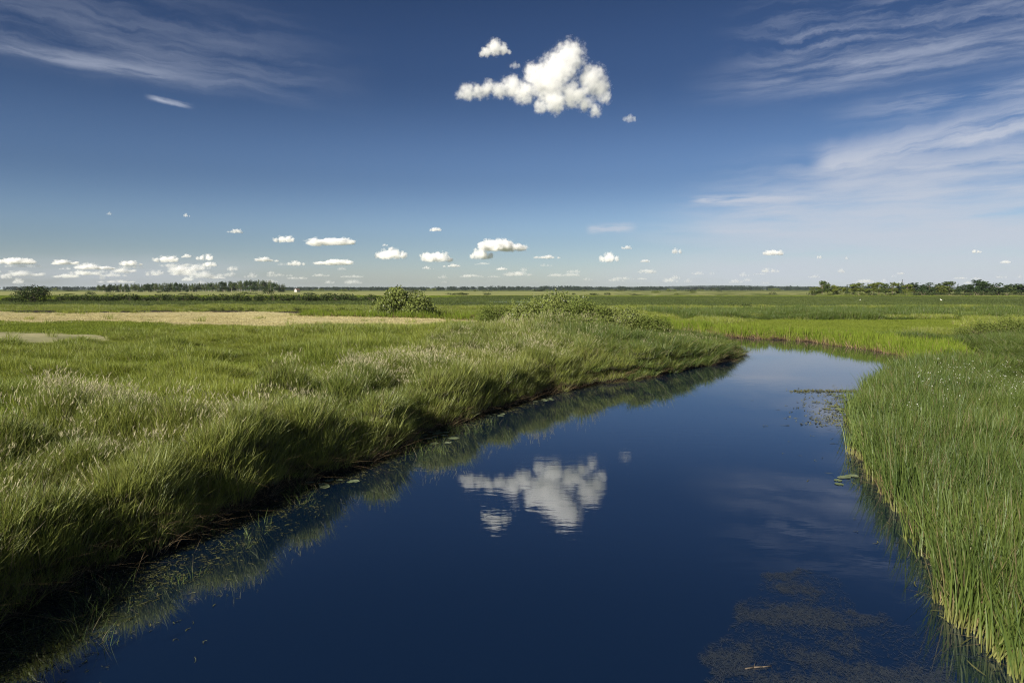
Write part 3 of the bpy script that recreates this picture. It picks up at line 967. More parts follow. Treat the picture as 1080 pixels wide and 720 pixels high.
for (x, y, sx, lab) in [(543, 69, 4, "faint tiny wisp of cloud close beside the left shoulder of the large cloud"),
                        (664, 125, 5, "faint tiny wisp of cloud below the right end of the large cloud")]:
    cc, bb = px_balls([(x, y, sx, 0), (x + sx, y + .4, sx * .7, 0), (x - sx, y + .6, sx * .6, 0)], DEP)
    o = link("cloud", cloud_mesh("cloud", bb, 0.8 * K, cloud_mat("cloud_wisp", 0.03, bb, 4 * K, 1.0, 0.15, 0.6))); o.location = cc
    tag(o, lab, "cloud", "cumulus clouds in the sky")

# rows of small fair-weather clouds low over the horizon: x, y, width, height in photo pixels, label
DEP2 = 9000.0
K2 = DEP2 / F
PROT, FAINT = [], []
for i in range(7):
    rg = random.Random(50 + i)
    sp_ = []
    nb = rg.randint(4, 7)
    for j in range(nb):
        u = (j + 0.5) / nb * 2 - 1
        hgt = (1 - abs(u) ** 1.6) * rg.uniform(0.2, 1.35)
        sp_.append((Vector((u * 8, rg.uniform(-2, 2), hgt * 1.1)) * K2, (1.6 + 2.1 * hgt) * K2))
    PROT.append(cloud_mesh("low_cloud", sp_, 0.6 * K2, cloud_mat("cloud_low", 0.045, sp_, 2.6 * K2, 1.15, 0.16, 0.6, flat=(-1.3 * K2, -0.3 * K2), step=0.35), flat=-1.4 * K2))
    fm = PROT[-1].copy(); fm.materials.clear()
    fm.materials.append(cloud_mat("cloud_faint", 0.012, sp_, 2.6 * K2, 1.2, 0.2, 0.9, flat=(-1.3 * K2, -0.3 * K2), step=0.35)); FAINT.append(fm)
LOW = [(530, 262, 56, 13, "long bright low cloud with a pointed right end, largest over the horizon"), (508, 271, 28, 10, None), (411, 270, 46, 10, "bright low cloud with a fuller right end left of centre"),
       (348, 257, 66, 5, "long thin flat low cloud over the left meadow"), (300, 254, 25, 6, "flat white puff left of the long thin low cloud"),
       (282, 275, 28, 4, None), (313, 279, 20, 6, None), (352, 278, 46, 5, None), (338, 291, 20, 3, None), (371, 292, 26, 3, None), (461, 274, 36, 9, None), (448, 270, 13, 4, None), (476, 281, 20, 3, None),
       (449, 283, 8, 3, None), (491, 292, 14, 3, None), (467, 293, 12, 3, None), (521, 292, 16, 3, None), (545, 290, 34, 4, None), (569, 272, 14, 3, None), (581, 272, 22, 3, None),
       (643, 274, 26, 9, "compact low cloud right of centre below the thin streak"), (680, 276, 11, 3, None), (661, 262, 12, 3, None), (714, 266, 14, 8, "bright little tower of cloud over the river bend"), (816, 268, 26, 5, "flattened little cloud over the right meadow"),
       (864, 272, 7, 4, None), (893, 273, 5, 3, None), (1030, 266, 13, 4, None), (1060, 277, 10, 3, None), (736, 289, 14, 3, None), (751, 289, 7, 4, None), (788, 296, 10, 3, None), (605, 287, 16, 3, None), (650, 296, 18, 3, None), (620, 295, 12, 3, None),
       (20, 277, 42, 5, None), (68, 278, 34, 4, None), (100, 283, 40, 5, None), (137, 279, 26, 5, None), (176, 275, 30, 7, None), (196, 271, 16, 4, None), (216, 273, 22, 5, None), (222, 280, 18, 4, None),
       (190, 286, 30, 5, None), (160, 290, 24, 4, None), (240, 291, 14, 4, None), (287, 291, 12, 4, None), (264, 292, 16, 4, None), (120, 291, 30, 4, None), (70, 292, 40, 4, None), (25, 290, 44, 4, None), (305, 291, 9, 3, None),
       (250, 245, 13, 3.5, "small lone cloud above the left woodland"), (242, 245, 6, 2, None), (197, 228, 7, 4, None), (115, 226, 5, 3, None), (460, 243, 15, 4, "small lone streaky cloud high above the round bush"), (406, 259, 7, 2, None), (529, 284, 14, 3, None), (586, 291, 20, 3, None)]
NSOLID = len(LOW)
rgl = random.Random(77)
for k in range(72):
    xx = rgl.choice([rgl.uniform(-10, 250), rgl.uniform(-10, 250), rgl.uniform(250, 640), rgl.uniform(640, 1080)])
    yy = rgl.uniform(278, 299) if xx < 640 else rgl.uniform(286, 299)
    LOW.append((xx, yy, rgl.uniform(8, 34) * (1.2 if xx < 250 else 0.7), rgl.uniform(2.5, 6) * (1.0 if xx < 250 else 0.7), None))
for i, (x, y, w, h, lab) in enumerate(LOW):
    me = PROT[i % 7] if (i < NSOLID and (y < 286 or lab)) else FAINT[i % 7]
    o = link("cloud", me)
    dd = DEP2 * (1.0 if y < 282 else 1.5)
    o.location = at_depth(x, y, dd)
    kk = dd / DEP2
    rz = random.Random(i * 7 + 1)
    o.scale = (w / 17.0 * kk, w / 17.0 * kk * 0.9, h / 4.4 * kk * rz.uniform(0.8, 1.25))
    o.rotation_euler = (0, 0, rz.uniform(-0.6, 0.6))
    if random.Random(i).random() < 0.5: o.scale.x *= -1
    tag(o, lab or ("small white fair weather cloud low over the horizon left of the large pointed one" if x < 490 else "small white fair weather cloud low over the horizon right of the large pointed one"), "cloud", "low clouds over the horizon")

# ------------------------------------------------------------------ trees and shrubs
def leafy(lobes, n, size, seed, hollow=0.55, droop=0.0):
    """many small leaf sprays spread through lumpy lobes; lobes: (centre, radii)"""
    rg = np.random.default_rng(seed)
    vol = np.array([r[0] * r[1] * r[2] for c, r in lobes]) ** (2 / 3); vol /= vol.sum()
    pick = rg.choice(len(lobes), n, p=vol)
    C = np.array([c for c, r in lobes])[pick]; RR = np.array([r for c, r in lobes])[pick]
    d = rg.normal(0, 1, (n, 3)); d /= np.linalg.norm(d, axis=1)[:, None]
    rad = hollow + (1.06 - hollow) * rg.random(n) ** 0.6
    lump = 0.75 + 0.5 * vnoise(d[:, 0] * 2.3 + pick * 5, d[:, 1] * 2.3 + d[:, 2] * 3.1, seed)
    P = C + d * RR * (rad * lump)[:, None]
    a = d * 0.6 + rg.normal(0, 0.7, (n, 3)); a /= np.linalg.norm(a, axis=1)[:, None]
    u = np.cross(a, rg.normal(0, 1, (n, 3))); u /= np.linalg.norm(u, axis=1)[:, None]
    v = np.cross(a, u)
    s = size * rg.uniform(0.5, 1.25, n)[:, None]
    V = np.stack([P - u * s * .55, P - v * s * .28, P + u * s * .55, P + v * s * .34], 1).reshape(-1, 3)
    V[:, 2] = np.maximum(V[:, 2], 0.02)
    Fc = np.arange(n * 4).reshape(n, 4)
    tint = np.repeat(rg.random(n), 4)
    return V, Fc, tint


def stick(V, Fc, p0, p1, r0, r1, sides=5):
    p0 = np.array(p0, float); p1 = np.array(p1, float)
    ax = (p1 - p0) / np.linalg.norm(p1 - p0)
    u = np.cross(ax, (0.3, 0.9, 0.1)); u /= np.linalg.norm(u); w = np.cross(ax, u)
    o_ = len(V)
    for p_, r_ in ((p0, r0), (p1, r1)):
        for k in range(sides):
            q = p_ + (u * math.cos(k * 6.2832 / sides) + w * math.sin(k * 6.2832 / sides)) * r_
            V.append(tuple(q))
    for k in range(sides):
        Fc.append((o_ + k, o_ + (k + 1) % sides, o_ + sides + (k + 1) % sides, o_ + sides + k))
    Fc.append(tuple(o_ + sides + k for k in range(sides)))


M_tree = [leaf_mat("birch_leaf", [(0.050, 0.078, 0.022), (0.105, 0.135, 0.040)], patch=0.03, transl=0.25),
          leaf_mat("pine_needle", [(0.026, 0.048, 0.020), (0.050, 0.075, 0.028)], patch=0.03, transl=0.15),
          leaf_mat("bright_leaf", [(0.095, 0.130, 0.025), (0.170, 0.190, 0.045)], patch=0.03, transl=0.3)]
M_willow = leaf_mat("willow_leaf", [(0.105, 0.140, 0.030), (0.260, 0.290, 0.095)], patch=0.5, transl=0.35, dry=(0.27, 0.29, 0.19))
M_scrub = leaf_mat("scrub_leaf", [(0.028, 0.045, 0.016), (0.060, 0.080, 0.030)], patch=0.05, transl=0.2)
M_scrub2 = leaf_mat("olive_scrub_leaf", [(0.075, 0.105, 0.022), (0.170, 0.200, 0.055)], patch=0.05, transl=0.25)
M_haze_leaf = leaf_mat("distant_leaf", [(0.022, 0.036, 0.026), (0.040, 0.055, 0.036)], patch=0.004, transl=0.15)
M_bark = plain_mat("bark", (0.10, 0.075, 0.055), (0.20, 0.16, 0.12), 2.0)
M_birch = plain_mat("birch_bark", (0.45, 0.42, 0.36), (0.25, 0.22, 0.18), 1.0)


def tree_meshes(kind, seed):
    """(crown, trunk) of a tree one metre tall per unit height 1 -> built 14 m tall, scaled on placing"""
    rg = random.Random(seed); H = 14.0
    lobes = []
    if kind == "slender":
        for k in range(7):
            z = H * (0.38 + 0.55 * k / 6); w = 2.3 * (1 - abs(k / 6 - 0.35) * 0.9)
            lobes.append(((rg.uniform(-.6, .6), rg.uniform(-.6, .6), z), (w, w, 1.5)))
        n, s, trunk_top, r = 420, 0.75, 0.92, 0.17
    elif kind == "spruce":
        for k in range(9):
            z = H * (0.10 + 0.85 * k / 8); w = 2.6 * (1 - k / 8.6)
            lobes.append(((0, 0, z), (w, w, 0.9)))
        n, s, trunk_top, r = 620, 0.75, 0.95, 0.2
    else:
        for k in range(9):
            a = rg.random() * 6.283; q = rg.uniform(0.6, 2.8); z = H * rg.uniform(0.32, 0.86)
            w = rg.uniform(1.5, 2.7) * (1.1 - 0.4 * z / H)
            lobes.append(((q * math.cos(a), q * math.sin(a), z), (w, w, w * 0.85)))
        lobes.append(((0, 0, H * 0.9), (1.6, 1.6, 1.5)))
        n, s, trunk_top, r = 900, 0.95, 0.8, 0.25
    V, Fc, T = leafy(lobes, n, s, seed, 0.35)
    mat = {"slender": M_tree[0], "spruce": M_tree[1], "round": M_tree[0], "bright": M_tree[2], "dark": M_tree[1]}[kind]
    crown = mesh_np("crown", V, Fc, [mat], False, {"tint": T})
    v, f = [], []
    stick(v, f, (0, 0, -0.3), (0.1, 0, H * 0.45), r, r * 0.65)
    stick(v, f, (0.1, 0, H * 0.45), (0, 0.1, H * trunk_top), r * 0.65, r * 0.2)
    for k in range(5):
        a = rg.random() * 6.283; z = H * rg.uniform(0.4, 0.7)
        stick(v, f, (0.08, 0, z), (1.6 * math.cos(a), 1.6 * math.sin(a), z + 1.3), r * 0.4, r * 0.12, 4)
    trunk = mesh_np("trunk", v, f, [M_birch if kind == "slender" and seed % 2 == 0 else M_bark], True)
    return crown, trunk


def place_tree(name, meshes, px, base_y, depth, hgt, width, label, group, seed, z=None):
    rg = random.Random(seed)
    p = at_depth(px, base_y, depth)
    z = float(height(np.array([p.x]), np.array([p.y]), np.array([99.0]), np.array([0]))[0]) if z is None else z
    o = bpy.data.objects.new(name, None); COL.objects.link(o)
    o.location = (p.x, p.y, z - 0.1)
    o.rotation_euler = (0, 0, rg.random() * 6.283)
    o.scale = (width / 5.2, width / 5.2, hgt / 14.5)
    o.empty_display_size = 0.5
    link("crown", meshes[0], o); link("trunk", meshes[1], o)
    return tag(o, label, "tree", group)


KINDS = {k: [tree_meshes(k, 10 * i + j) for j in range(5)] for i, k in enumerate(("slender", "spruce", "round", "bright", "dark"))}

# the wood on the left, about 1150 m off
prof = [(100, 302.5), (118, 301.6), (135, 300.8), (160, 300.2), (188, 299.4), (197, 301.0), (215, 299.8), (240, 299.0), (262, 297.6), (284, 297.6), (290, 299.5), (302, 302.0)]
px_x = 104.0; i = 0
while px_x < 300:
    for row in (0, 1):
        xx = px_x + random.uniform(-1, 1)
        top = np.interp(xx, [a for a, b_ in prof], [b_ for a, b_ in prof]) + random.uniform(-0.7, 1.1) + (0.2 if row else 0)
        dep = 1150 + row * 45 + random.uniform(-15, 15)
        hgt = (CAM_H + 1.5) + (305 - top) * dep / F * 1.15
        kind = random.choices(["slender", "dark", "spruce"], [6, 2, 1.2])[0]
        place_tree("woodland_tree", KINDS[kind][i % 5], xx, 308, dep, hgt, random.uniform(6, 9.5),
                   {"slender": "slender green tree with a visible stem in the far left wood", "dark": "dark broad pine crown in the far left wood", "spruce": "narrow dark pointed spruce in the far left wood"}[kind],
                   "trees of the far left wood", i, z=0.6)
        i += 1
    px_x += random.uniform(2.3, 3.1)

# the line of trees on the right, about 600 m off
RT = [(862, 304, 6, "bright"), (867, 299.4, 6, "round"), (873, 302, 6, "bright"), (879, 302.5, 5, "bright"), (889, 304, 4, "bright"), (893, 301.5, 3, "spruce"), (899, 302, 6, "bright"), (907, 301, 8, "bright"), (915, 300.8, 5, "spruce"),
      (921, 301.2, 5, "bright"), (927, 300.5, 6, "bright"), (934, 301.5, 5, "round"), (941, 300.6, 6, "bright"), (947, 301.0, 4, "spruce"), (951, 298.6, 6, "spruce"), (957, 302, 5, "bright"), (964, 300.6, 9, "dark"), (973, 303, 8, "dark"), (980, 301, 8, "dark"),
      (987, 301.5, 5, "spruce"), (993, 303, 6, "bright"), (1001, 299.8, 10, "round"), (1010, 301.5, 4, "spruce"), (1017, 302.5, 7, "dark"), (1024, 302, 6, "dark"), (1030, 298.8, 10, "dark"), (1037, 299.8, 8, "dark"), (1047, 301, 5, "spruce"), (1053, 301.2, 8, "dark"),
      (1062, 303, 6, "round"), (1069, 301.8, 8, "dark"), (1077, 301.5, 7, "dark"), (1086, 302, 8, "dark"), (1096, 301, 8, "dark"), (1108, 301, 8, "dark")]
for i, (x, top, w, kind) in enumerate(RT):
    dep = 600 + random.uniform(-12, 30)
    hgt = (CAM_H + 0.5) + (305 - top) * dep / F * 1.5
    lab = {"bright": "light green round tree in the row of trees on the right", "round": "tall mid green broad tree in the row of trees on the right",
           "spruce": "narrow dark pointed spruce in the row of trees on the right", "dark": "dark green dense tree in the row of trees on the right"}[kind]
    if (x, kind) == (951, "spruce"): lab = "tallest dark pointed spruce in the middle of the right tree row"
    if x == 867: lab = "tall tree at the left end of the right tree row"
    if x == 1001: lab = "widest grey green domed tree in the right tree row"
    if x == 1030: lab = "tallest dark broad tree near the right end of the tree row"
    place_tree("spruce_tree" if kind == "spruce" else "broadleaf_tree", KINDS[kind][i % 5], x, 311, dep, hgt, w * dep / F * 1.75, lab, "trees of the right tree row", 500 + i, z=0.7)


def shrub_meshes(seed, n, size, mat, spread=1.0, lanky=0.0, nl=9, dome=False):
    """a shrub 2 m across and 1 m tall, scaled on placing"""
    rg = random.Random(seed)
    lobes = [((0, 0, 0.45), (0.75, 0.7, 0.45))]
    for k in range(nl):
        a = rg.random() * 6.283; q = rg.uniform(0.2, 0.8) * spread
        r_ = rg.uniform(0.22, 0.42)
        if dome:
            q *= 0.85; r_ *= 0.85
        lobes.append(((q * math.cos(a), q * math.sin(a), rg.uniform(0.25, 0.8 - 0.35 * q) if not dome else rg.uniform(0.3, 0.84) * (1 - (q / 0.85) ** 2) + 0.12), (r_, r_, r_ * rg.uniform(0.8, 1.1))))
    if lanky:
        for k in range(10):
            a = rg.random() * 6.283; q = rg.uniform(0.1, 0.7)
            lobes.append(((q * math.cos(a), q * math.sin(a), rg.uniform(0.7, 1.0) - 0.25 * q), (0.06, 0.06, 0.22)))
    V, Fc, T = leafy(lobes, n, size, seed, 0.4)
    fo = mesh_np("foliage", V, Fc, [mat], False, {"tint": T})
    v, f = [], []
    for k in range(9):
        a = rg.random() * 6.283; q = rg.uniform(0.2, 0.7)
        m_ = (0.4 * q * math.cos(a), 0.4 * q * math.sin(a), 0.35); e = (q * math.cos(a), q * math.sin(a), rg.uniform(0.55, 0.85))
        stick(v, f, (0.05 * math.cos(a), 0.05 * math.sin(a), -0.05), m_, 0.018, 0.012, 4); stick(v, f, m_, e, 0.012, 0.004, 4)
    st = mesh_np("stem", v, f, [M_bark], True)
    return fo, st


def place_shrub(meshes, px, base_y, w_px, h_px, label, group=None, seed=0, depth=None, name="shrub", cat="shrub", deep=1.0):
    p = on_plane(px, base_y, 0.7) if depth is None else at_depth(px, base_y, depth)
    k = p.y / F
    z = float(height(np.array([p.x]), np.array([p.y]))[0]) if p.y < 400 else 0.65
    rg = random.Random(seed)
    o = bpy.data.objects.new(name, None); COL.objects.link(o)
    o.location = (p.x, p.y, z - 0.05); o.rotation_euler = (0, 0, rg.choice([0, 3.1416]) + rg.uniform(-.4, .4)); o.empty_display_size = 0.5
    o.scale = (w_px * k / 2, w_px * k / 2 * deep, h_px * k)
    link("foliage", meshes[0], o); link("stem", meshes[1], o)
    return tag(o, label, cat, group)


big_willow = shrub_meshes(3, 15000, 0.06, M_willow, 1.0, 0, 26, True)
place_shrub(big_willow, 425, 333.5, 78, 44, "large round grey green willow bush beyond the tan field", seed=2, name="willow_bush", cat="bush")
lanky = [shrub_meshes(20 + k, 11000, 0.055, M_willow, 1.0, 1.0, 14) for k in range(3)]
lank2 = [shrub_meshes(24 + k, 11000, 0.055, M_scrub2, 1.0, 1.0, 14) for k in range(2)]
for (x, by, w, h, lab, ms) in [
    (590, 354, 76, 45, "tallest silvery willow bush on the left bank spit with pale top leaves", lanky[0]),
    (560, 353, 66, 34, "grey green willow bush left of the tallest one on the spit", lanky[1]),
    (622, 356, 74, 38, "low willow bush right of the tallest one on the spit", lank2[0]),
    (523, 347, 50, 24, "low spreading willow bush beside the right end of the tan field", lank2[1]),
    (652, 356, 68, 33, "low willow bush in the right half of the spit scrub", lanky[2]),
    (688, 357, 60, 24, "lowest willow bush at the right end of the spit scrub, nearest the bend", lank2[0]),
    (600, 363, 84, 33, "broad grey green thicket in the grass in front of the tallest spit willow", lank2[1])]:
    place_shrub(ms, x, by, w, h, lab, "willow bushes on the spit", seed=int(x), name="willow_bush", cat="bush")
dark_b = shrub_meshes(31, 3000, 0.07, M_scrub, 1.0)
place_shrub(dark_b, 35, 320.5, 48, 19, "large dark domed bush standing on the left flats", seed=1, name="dark_bush", cat="bush")
place_shrub(shrub_meshes(32, 1600, 0.09, M_scrub, 1.0), 12, 320, 30, 6, "low dark scrub left of the domed bush", seed=1, name="dark_bush", cat="bush")
place_shrub(shrub_meshes(34, 1600, 0.09, M_scrub, 1.0), 55, 320.5, 22, 5, "low dark scrub right of the domed bush", seed=1, name="dark_bush", cat="bush")
mound = [shrub_meshes(40 + k, 6500, 0.05, M_scrub2, 1.0, 0.6) for k in range(2)]
for (x, w, h, lab) in [(1034, 50, 20, "low rounded thicket on the right meadow, its left end"), (1062, 60, 24, "tallest rounded thicket on the right meadow"), (1094, 54, 22, "rounded thicket cut by the right edge of the picture")]:
    place_shrub(mound[int(x) % 2], x, 357, w, h, lab, "thicket on the right meadow", seed=int(x), name="thicket_shrub")

sm = [shrub_meshes(50 + k, 420, 0.16, M_scrub, 1.1) for k in range(4)]
so = [shrub_meshes(60 + k, 420, 0.16, M_scrub2, 1.1) for k in range(4)]
# dark belt of scrub behind the left fields
rgs = random.Random(4)
x = 64.0; i = 0
while x < 420:
    place_shrub(sm[i % 4], x, rgs.uniform(318.6, 319.6), rgs.uniform(11, 22), rgs.uniform(5.5, 9.5), "low dark scrub bush in the long belt behind the tan field", "scrub belt behind the tan field", i)
    x += rgs.uniform(3.5, 8); i += 1
x = 205.0
while x < 410:
    place_shrub(so[i % 4], x, rgs.uniform(329.0, 330.0), rgs.uniform(8, 16), rgs.uniform(3, 7.0), "olive bush along the back edge of the tan field", "bushes along the back of the tan field", i)
    x += rgs.uniform(8, 20); i += 1
# bushes among the far pale meadows
for k in range(95):
    px_ = rgs.uniform(0, 1080); by = rgs.choice([306.6, 307.2, 308, 309.2, 310.5, 311.5])
    if px_ > 850 and by > 309: continue
    if 100 < px_ < 300 and by < 309: continue
    place_shrub((sm + so)[k % 8], px_, by, rgs.uniform(5, 15), rgs.uniform(1.6, 3.6), "small far bush scattered on the pale meadow under the horizon", "bushes on the far pale meadow", 900 + k)
for (px_, by, w, h, lab) in [(283, 311.2, 11, 9, "round dark bush standing in front of the left wood"), (97, 310.5, 11, 3, "flat dark bush alone on the pale left meadow"), (265, 310.8, 14, 2.6, "flat dark bush left of the round one before the left wood"),
                             (327, 311.2, 14, 3.2, "low dark bush right of the left wood"), (483, 311.5, 22, 3, "wide flat dark bush in the middle of the far meadow"), (790, 325, 46, 5, "wide dark willow scrub on the dark green flat"), (762, 325.5, 26, 3.5, "low dark willow scrub on the dark green flat, left of the wide one"), (600, 314.6, 9, 1.2, "tiny flat dark bush on the mid green flat")]:
    place_shrub(sm[int(px_) % 4], px_, by, w, h, lab, seed=int(px_))
x = 858.0; i = 0
while x < 1090:
    place_shrub((sm if x > 960 or i % 3 == 0 else so)[i % 4], x, rgs.uniform(311.2, 312.0), rgs.uniform(8, 16), rgs.uniform(3, 6), "low bush at the foot of the right tree row", "bushes under the right tree row", i)
    x += rgs.uniform(5, 9); i += 1

# wooded horizon
for k in range(4):
    V, Fc, T = leafy([((random.uniform(-6, 6), random.uniform(-3, 3), random.uniform(4, 14)), (5, 5, 5)) for _ in range(9)], 160, 3.0, 70 + k, 0.3)
    proto("wood_clump", mesh_np("wood_clump", V, Fc, [M_haze_leaf], False, {"tint": T}))
rg = np.random.default_rng(8)
n = 1500
ang = rg.uniform(-0.70, 0.70, n); dep = rg.uniform(2900, 4600, n)
xx = np.tan(ang) * dep
gate = fbm(xx / 420, dep / 900, 91) > 0.36
hs = 0.55 + 0.75 * fbm(xx / 500, dep / 1000, 95)
scatter("distant_woodland", xx[gate], dep[gate], np.full(gate.sum(), 0.0), "wood_clump", 1.6, hs[gate] * 1.1, 0, 0.02, "dark belt of distant woodland along the whole horizon", "woodland", 8)
n = 700
ang = rg.uniform(0.05, 0.48, n); dep = rg.uniform(8600, 9400, n)
xx = np.tan(ang) * dep
hs = 1.9 + 1.2 * np.exp(-((ang - 0.30) / 0.09) ** 2)
scatter("wooded_ridge", xx, dep, np.full(n, 0.0), "wood_clump", 3.4, hs, 0, 0.02, "faint blue wooded ridge on the horizon right of centre", "woodland", 9)

# ------------------------------------------------------------------ house, birds
M_wall = plain_mat("white_render", (0.50, 0.48, 0.45), (0.44, 0.43, 0.40), 0.5)
M_roof = plain_mat("roof_tile", (0.16, 0.10, 0.08), (0.22, 0.14, 0.11), 1.0)
M_glass = plain_mat("window_glass", (0.03, 0.035, 0.04), (0.05, 0.055, 0.06), 1.0, rough=0.2)


def house(px, by, dep, w, d, hh, label):
    p = at_depth(px, by, dep)
    o = bpy.data.objects.new("farmhouse", None); COL.objects.link(o); o.location = (p.x, p.y, 0.55); o.rotation_euler = (0, 0, R(-25))
    bm = bmesh.new()
    w2, d2 = w / 2, d / 2
    pts = [(-w2, -d2, 0), (w2, -d2, 0), (w2, d2, 0), (-w2, d2, 0), (-w2, -d2, hh), (w2, -d2, hh), (w2, d2, hh), (-w2, d2, hh), (0, -d2, hh + w2 * 0.9), (0, d2, hh + w2 * 0.9)]
    vs = [bm.verts.new(q) for q in pts]
    for f in ((0, 1, 5, 8, 4), (1, 2, 6, 5), (2, 3, 7, 9, 6), (3, 0, 4, 7)):
        bm.faces.new([vs[i_] for i_ in f])
    me = bpy.data.meshes.new("wall"); bm.to_mesh(me); bm.free(); me.materials.append(M_wall); link("wall", me, o)
    r = hh + w2 * 0.9
    V = []; Fc = []
    for s in (-1, 1):
        b0 = len(V); th = 0.2
        e = (s * (w2 + 0.4), hh - 0.36)
        for y_ in (-d2 - 0.4, d2 + 0.4):
            V += [(0, y_, r + 0.03), (e[0], y_, e[1] + 0.03), (e[0], y_, e[1] + th), (0, y_, r + th + 0.03)]
        for q in ((0, 1, 2, 3), (7, 6, 5, 4), (0, 4, 5, 1), (3, 2, 6, 7), (1, 5, 6, 2), (0, 3, 7, 4)):
            Fc.append(tuple(b0 + i_ for i_ in q))
    rf = link("roof", mesh_np("roof", V, Fc, [M_roof]), o)
    for xw in (-w * 0.24, w * 0.24):
        bm = bmesh.new(); bmesh.ops.create_cube(bm, size=1, matrix=Matrix.Translation((xw, -d2 - 0.01, hh * 0.55)) @ Matrix.Diagonal((0.9, 0.08, 1.2, 1)))
        me = bpy.data.meshes.new("window"); bm.to_mesh(me); bm.free(); me.materials.append(M_glass); link("window", me, o)
    tag(o, label, "house")


house(313.5, 307, 1150, 5.4, 8.0, 4.0, "tiny white gabled house right of the left wood")

M_feather = plain_mat("white_feather", (0.80, 0.80, 0.78), (0.74, 0.74, 0.72), 6.0)
M_leg = plain_mat("bird_leg", (0.30, 0.10, 0.05), (0.25, 0.09, 0.05), 6.0)


def bird(px, by, label, sc, rz):
    p = on_plane(px, by, 0.75)
    z = float(height(np.array([p.x]), np.array([p.y]))[0]) + 0.2
    o = bpy.data.objects.new("white_bird", None); COL.objects.link(o); o.location = (p.x, p.y, z); o.rotation_euler = (0, 0, rz); o.scale = (sc, sc, sc)
    # body and neck as one lofted skin along a bent spine
    spine = [((-0.42, 0, 0.62), 0.015), ((-0.30, 0, 0.66), 0.07), ((-0.10, 0, 0.70), 0.15), ((0.10, 0, 0.76), 0.15), ((0.22, 0, 0.86), 0.085), ((0.27, 0, 1.00), 0.045),
             ((0.26, 0, 1.12), 0.04), ((0.30, 0, 1.19), 0.055), ((0.36, 0, 1.19), 0.03), ((0.55, 0, 1.14), 0.006)]
    V, Fc = [], []; K_ = 10
    for i_, (c_, r_) in enumerate(spine):
        a_ = np.array(spine[max(0, i_ - 1)][0]); b_ = np.array(spine[min(len(spine) - 1, i_ + 1)][0])
        tg = (b_ - a_) / np.linalg.norm(b_ - a_); sd = np.array((0, 1.0, 0)); up = np.cross(tg, sd)
        for k in range(K_):
            th = k * 6.2832 / K_
            V.append(tuple(np.array(c_) + (sd * math.cos(th) + up * math.sin(th)) * r_))
    for i_ in range(len(spine) - 1):
        for k in range(K_):
            Fc.append((i_ * K_ + k, i_ * K_ + (k + 1) % K_, (i_ + 1) * K_ + (k + 1) % K_, (i_ + 1) * K_ + k))
    Fc.append(tuple(range(K_))[::-1]); Fc.append(tuple((len(spine) - 1) * K_ + k for k in range(K_)))
    link("body", mesh_np("body", V, Fc, [M_feather], True), o)
    for s in (-1, 1):
        V, Fc = [], []
        stick(V, Fc, (0.02, 0.05 * s, -0.3), (0.0, 0.05 * s, 0.32), 0.014, 0.014); stick(V, Fc, (0.0, 0.05 * s, 0.32), (0.03, 0.05 * s, 0.64), 0.014, 0.02)
        link("leg", mesh_np("leg", V, Fc, [M_leg], True), o)
    tag(o, label, "bird")


bird(992.5, 318.5, "white wading bird alone on the dark green flat at the right", 1.0, 2.4)
bird(907, 318.6, "smaller white bird left of the other one on the dark green flat", 0.8, 0.5)

# ------------------------------------------------------------------ things on the water
M_pad = leaf_mat("lily_leaf", [(0.10, 0.135, 0.055), (0.19, 0.215, 0.13)], transl=0.0, patch=2.0, gloss=0.10)
M_weed = leaf_mat("drift_weed", [(0.050, 0.056, 0.018), (0.115, 0.112, 0.050)], transl=0.0, patch=0.8)
M_sub = leaf_mat("water_weed_strand", [(0.026, 0.036, 0.052), (0.046, 0.056, 0.074)], transl=0.0, patch=0.8, dry=(0.055, 0.060, 0.068))


def pad_mesh(seed):
    rg = random.Random(seed); n_ = 16; V = [(0, 0, 0.008)]; Fc = []
    for ring, rr in ((0, 0.55), (1, 1.0)):
        for k in range(n_):
            a = 0.18 + (6.2832 - 0.36) * k / (n_ - 1)
            q = rr * (1 + rg.uniform(-.05, .05))
            V.append((q * math.cos(a), q * 0.86 * math.sin(a), (0.008 if ring == 0 else 0.010 + rg.uniform(0, .012))))
    for k in range(n_ - 1):
        Fc.append((0, 1 + k, 2 + k)); Fc.append((1 + k, 1 + n_ + k, 2 + n_ + k, 2 + k))
    T = [rg.random()] * len(V)
    return mesh_np("lily_pad", V, Fc, [M_pad], True, {"tint": T})


PADS = [pad_mesh(i) for i in range(5)]
rgp = random.Random(12); npad = 0
for (cx, cy, rx, ry, n_, lab) in [
    (505, 437, 26, 4, 11, "small lily pad in the row under the left bank, left of the cloud reflection"),
    (562, 421, 22, 4, 10, "small lily pad under the left bank close to the spit"),
    (462, 461, 22, 7, 14, "small lily pad in the patch under the curve of the left bank"),
    (352, 510, 30, 5, 11, "lily pad on the dark shaded water under the left bank"),
    (885, 424, 18, 12, 22, "small lily pad in the raft beside the right reeds at the bend"),
    (893, 508, 14, 9, 7, "scattered lily pad off the middle of the right reeds"),
    (1010, 604, 32, 16, 9, "larger lily pad at the foot of the near right reeds"),
    (1032, 655, 14, 16, 6, "large lily pad nearest the bottom right corner among reed stems")]:
    for k in range(n_):
        a = rgp.random() * 6.283; q = math.sqrt(rgp.random())
        p = on_plane(cx + rx * q * math.cos(a), cy + ry * q * math.sin(a), 0)
        o = link("lily_pad", PADS[npad % 5]); npad += 1
        s = rgp.uniform(0.09, 0.18) * (1.0 if p.y > 20 else 0.9) * (1.3 if p.y > 25 else 1)
        o.location = (p.x, p.y, 0.001 * (k % 6)); o.rotation_euler = (0, 0, rgp.random() * 6.283); o.scale = (s, s, 1.0)
        tag(o, lab, "lily pad", "lily pads: " + lab.split(" ", 2)[2][:40])


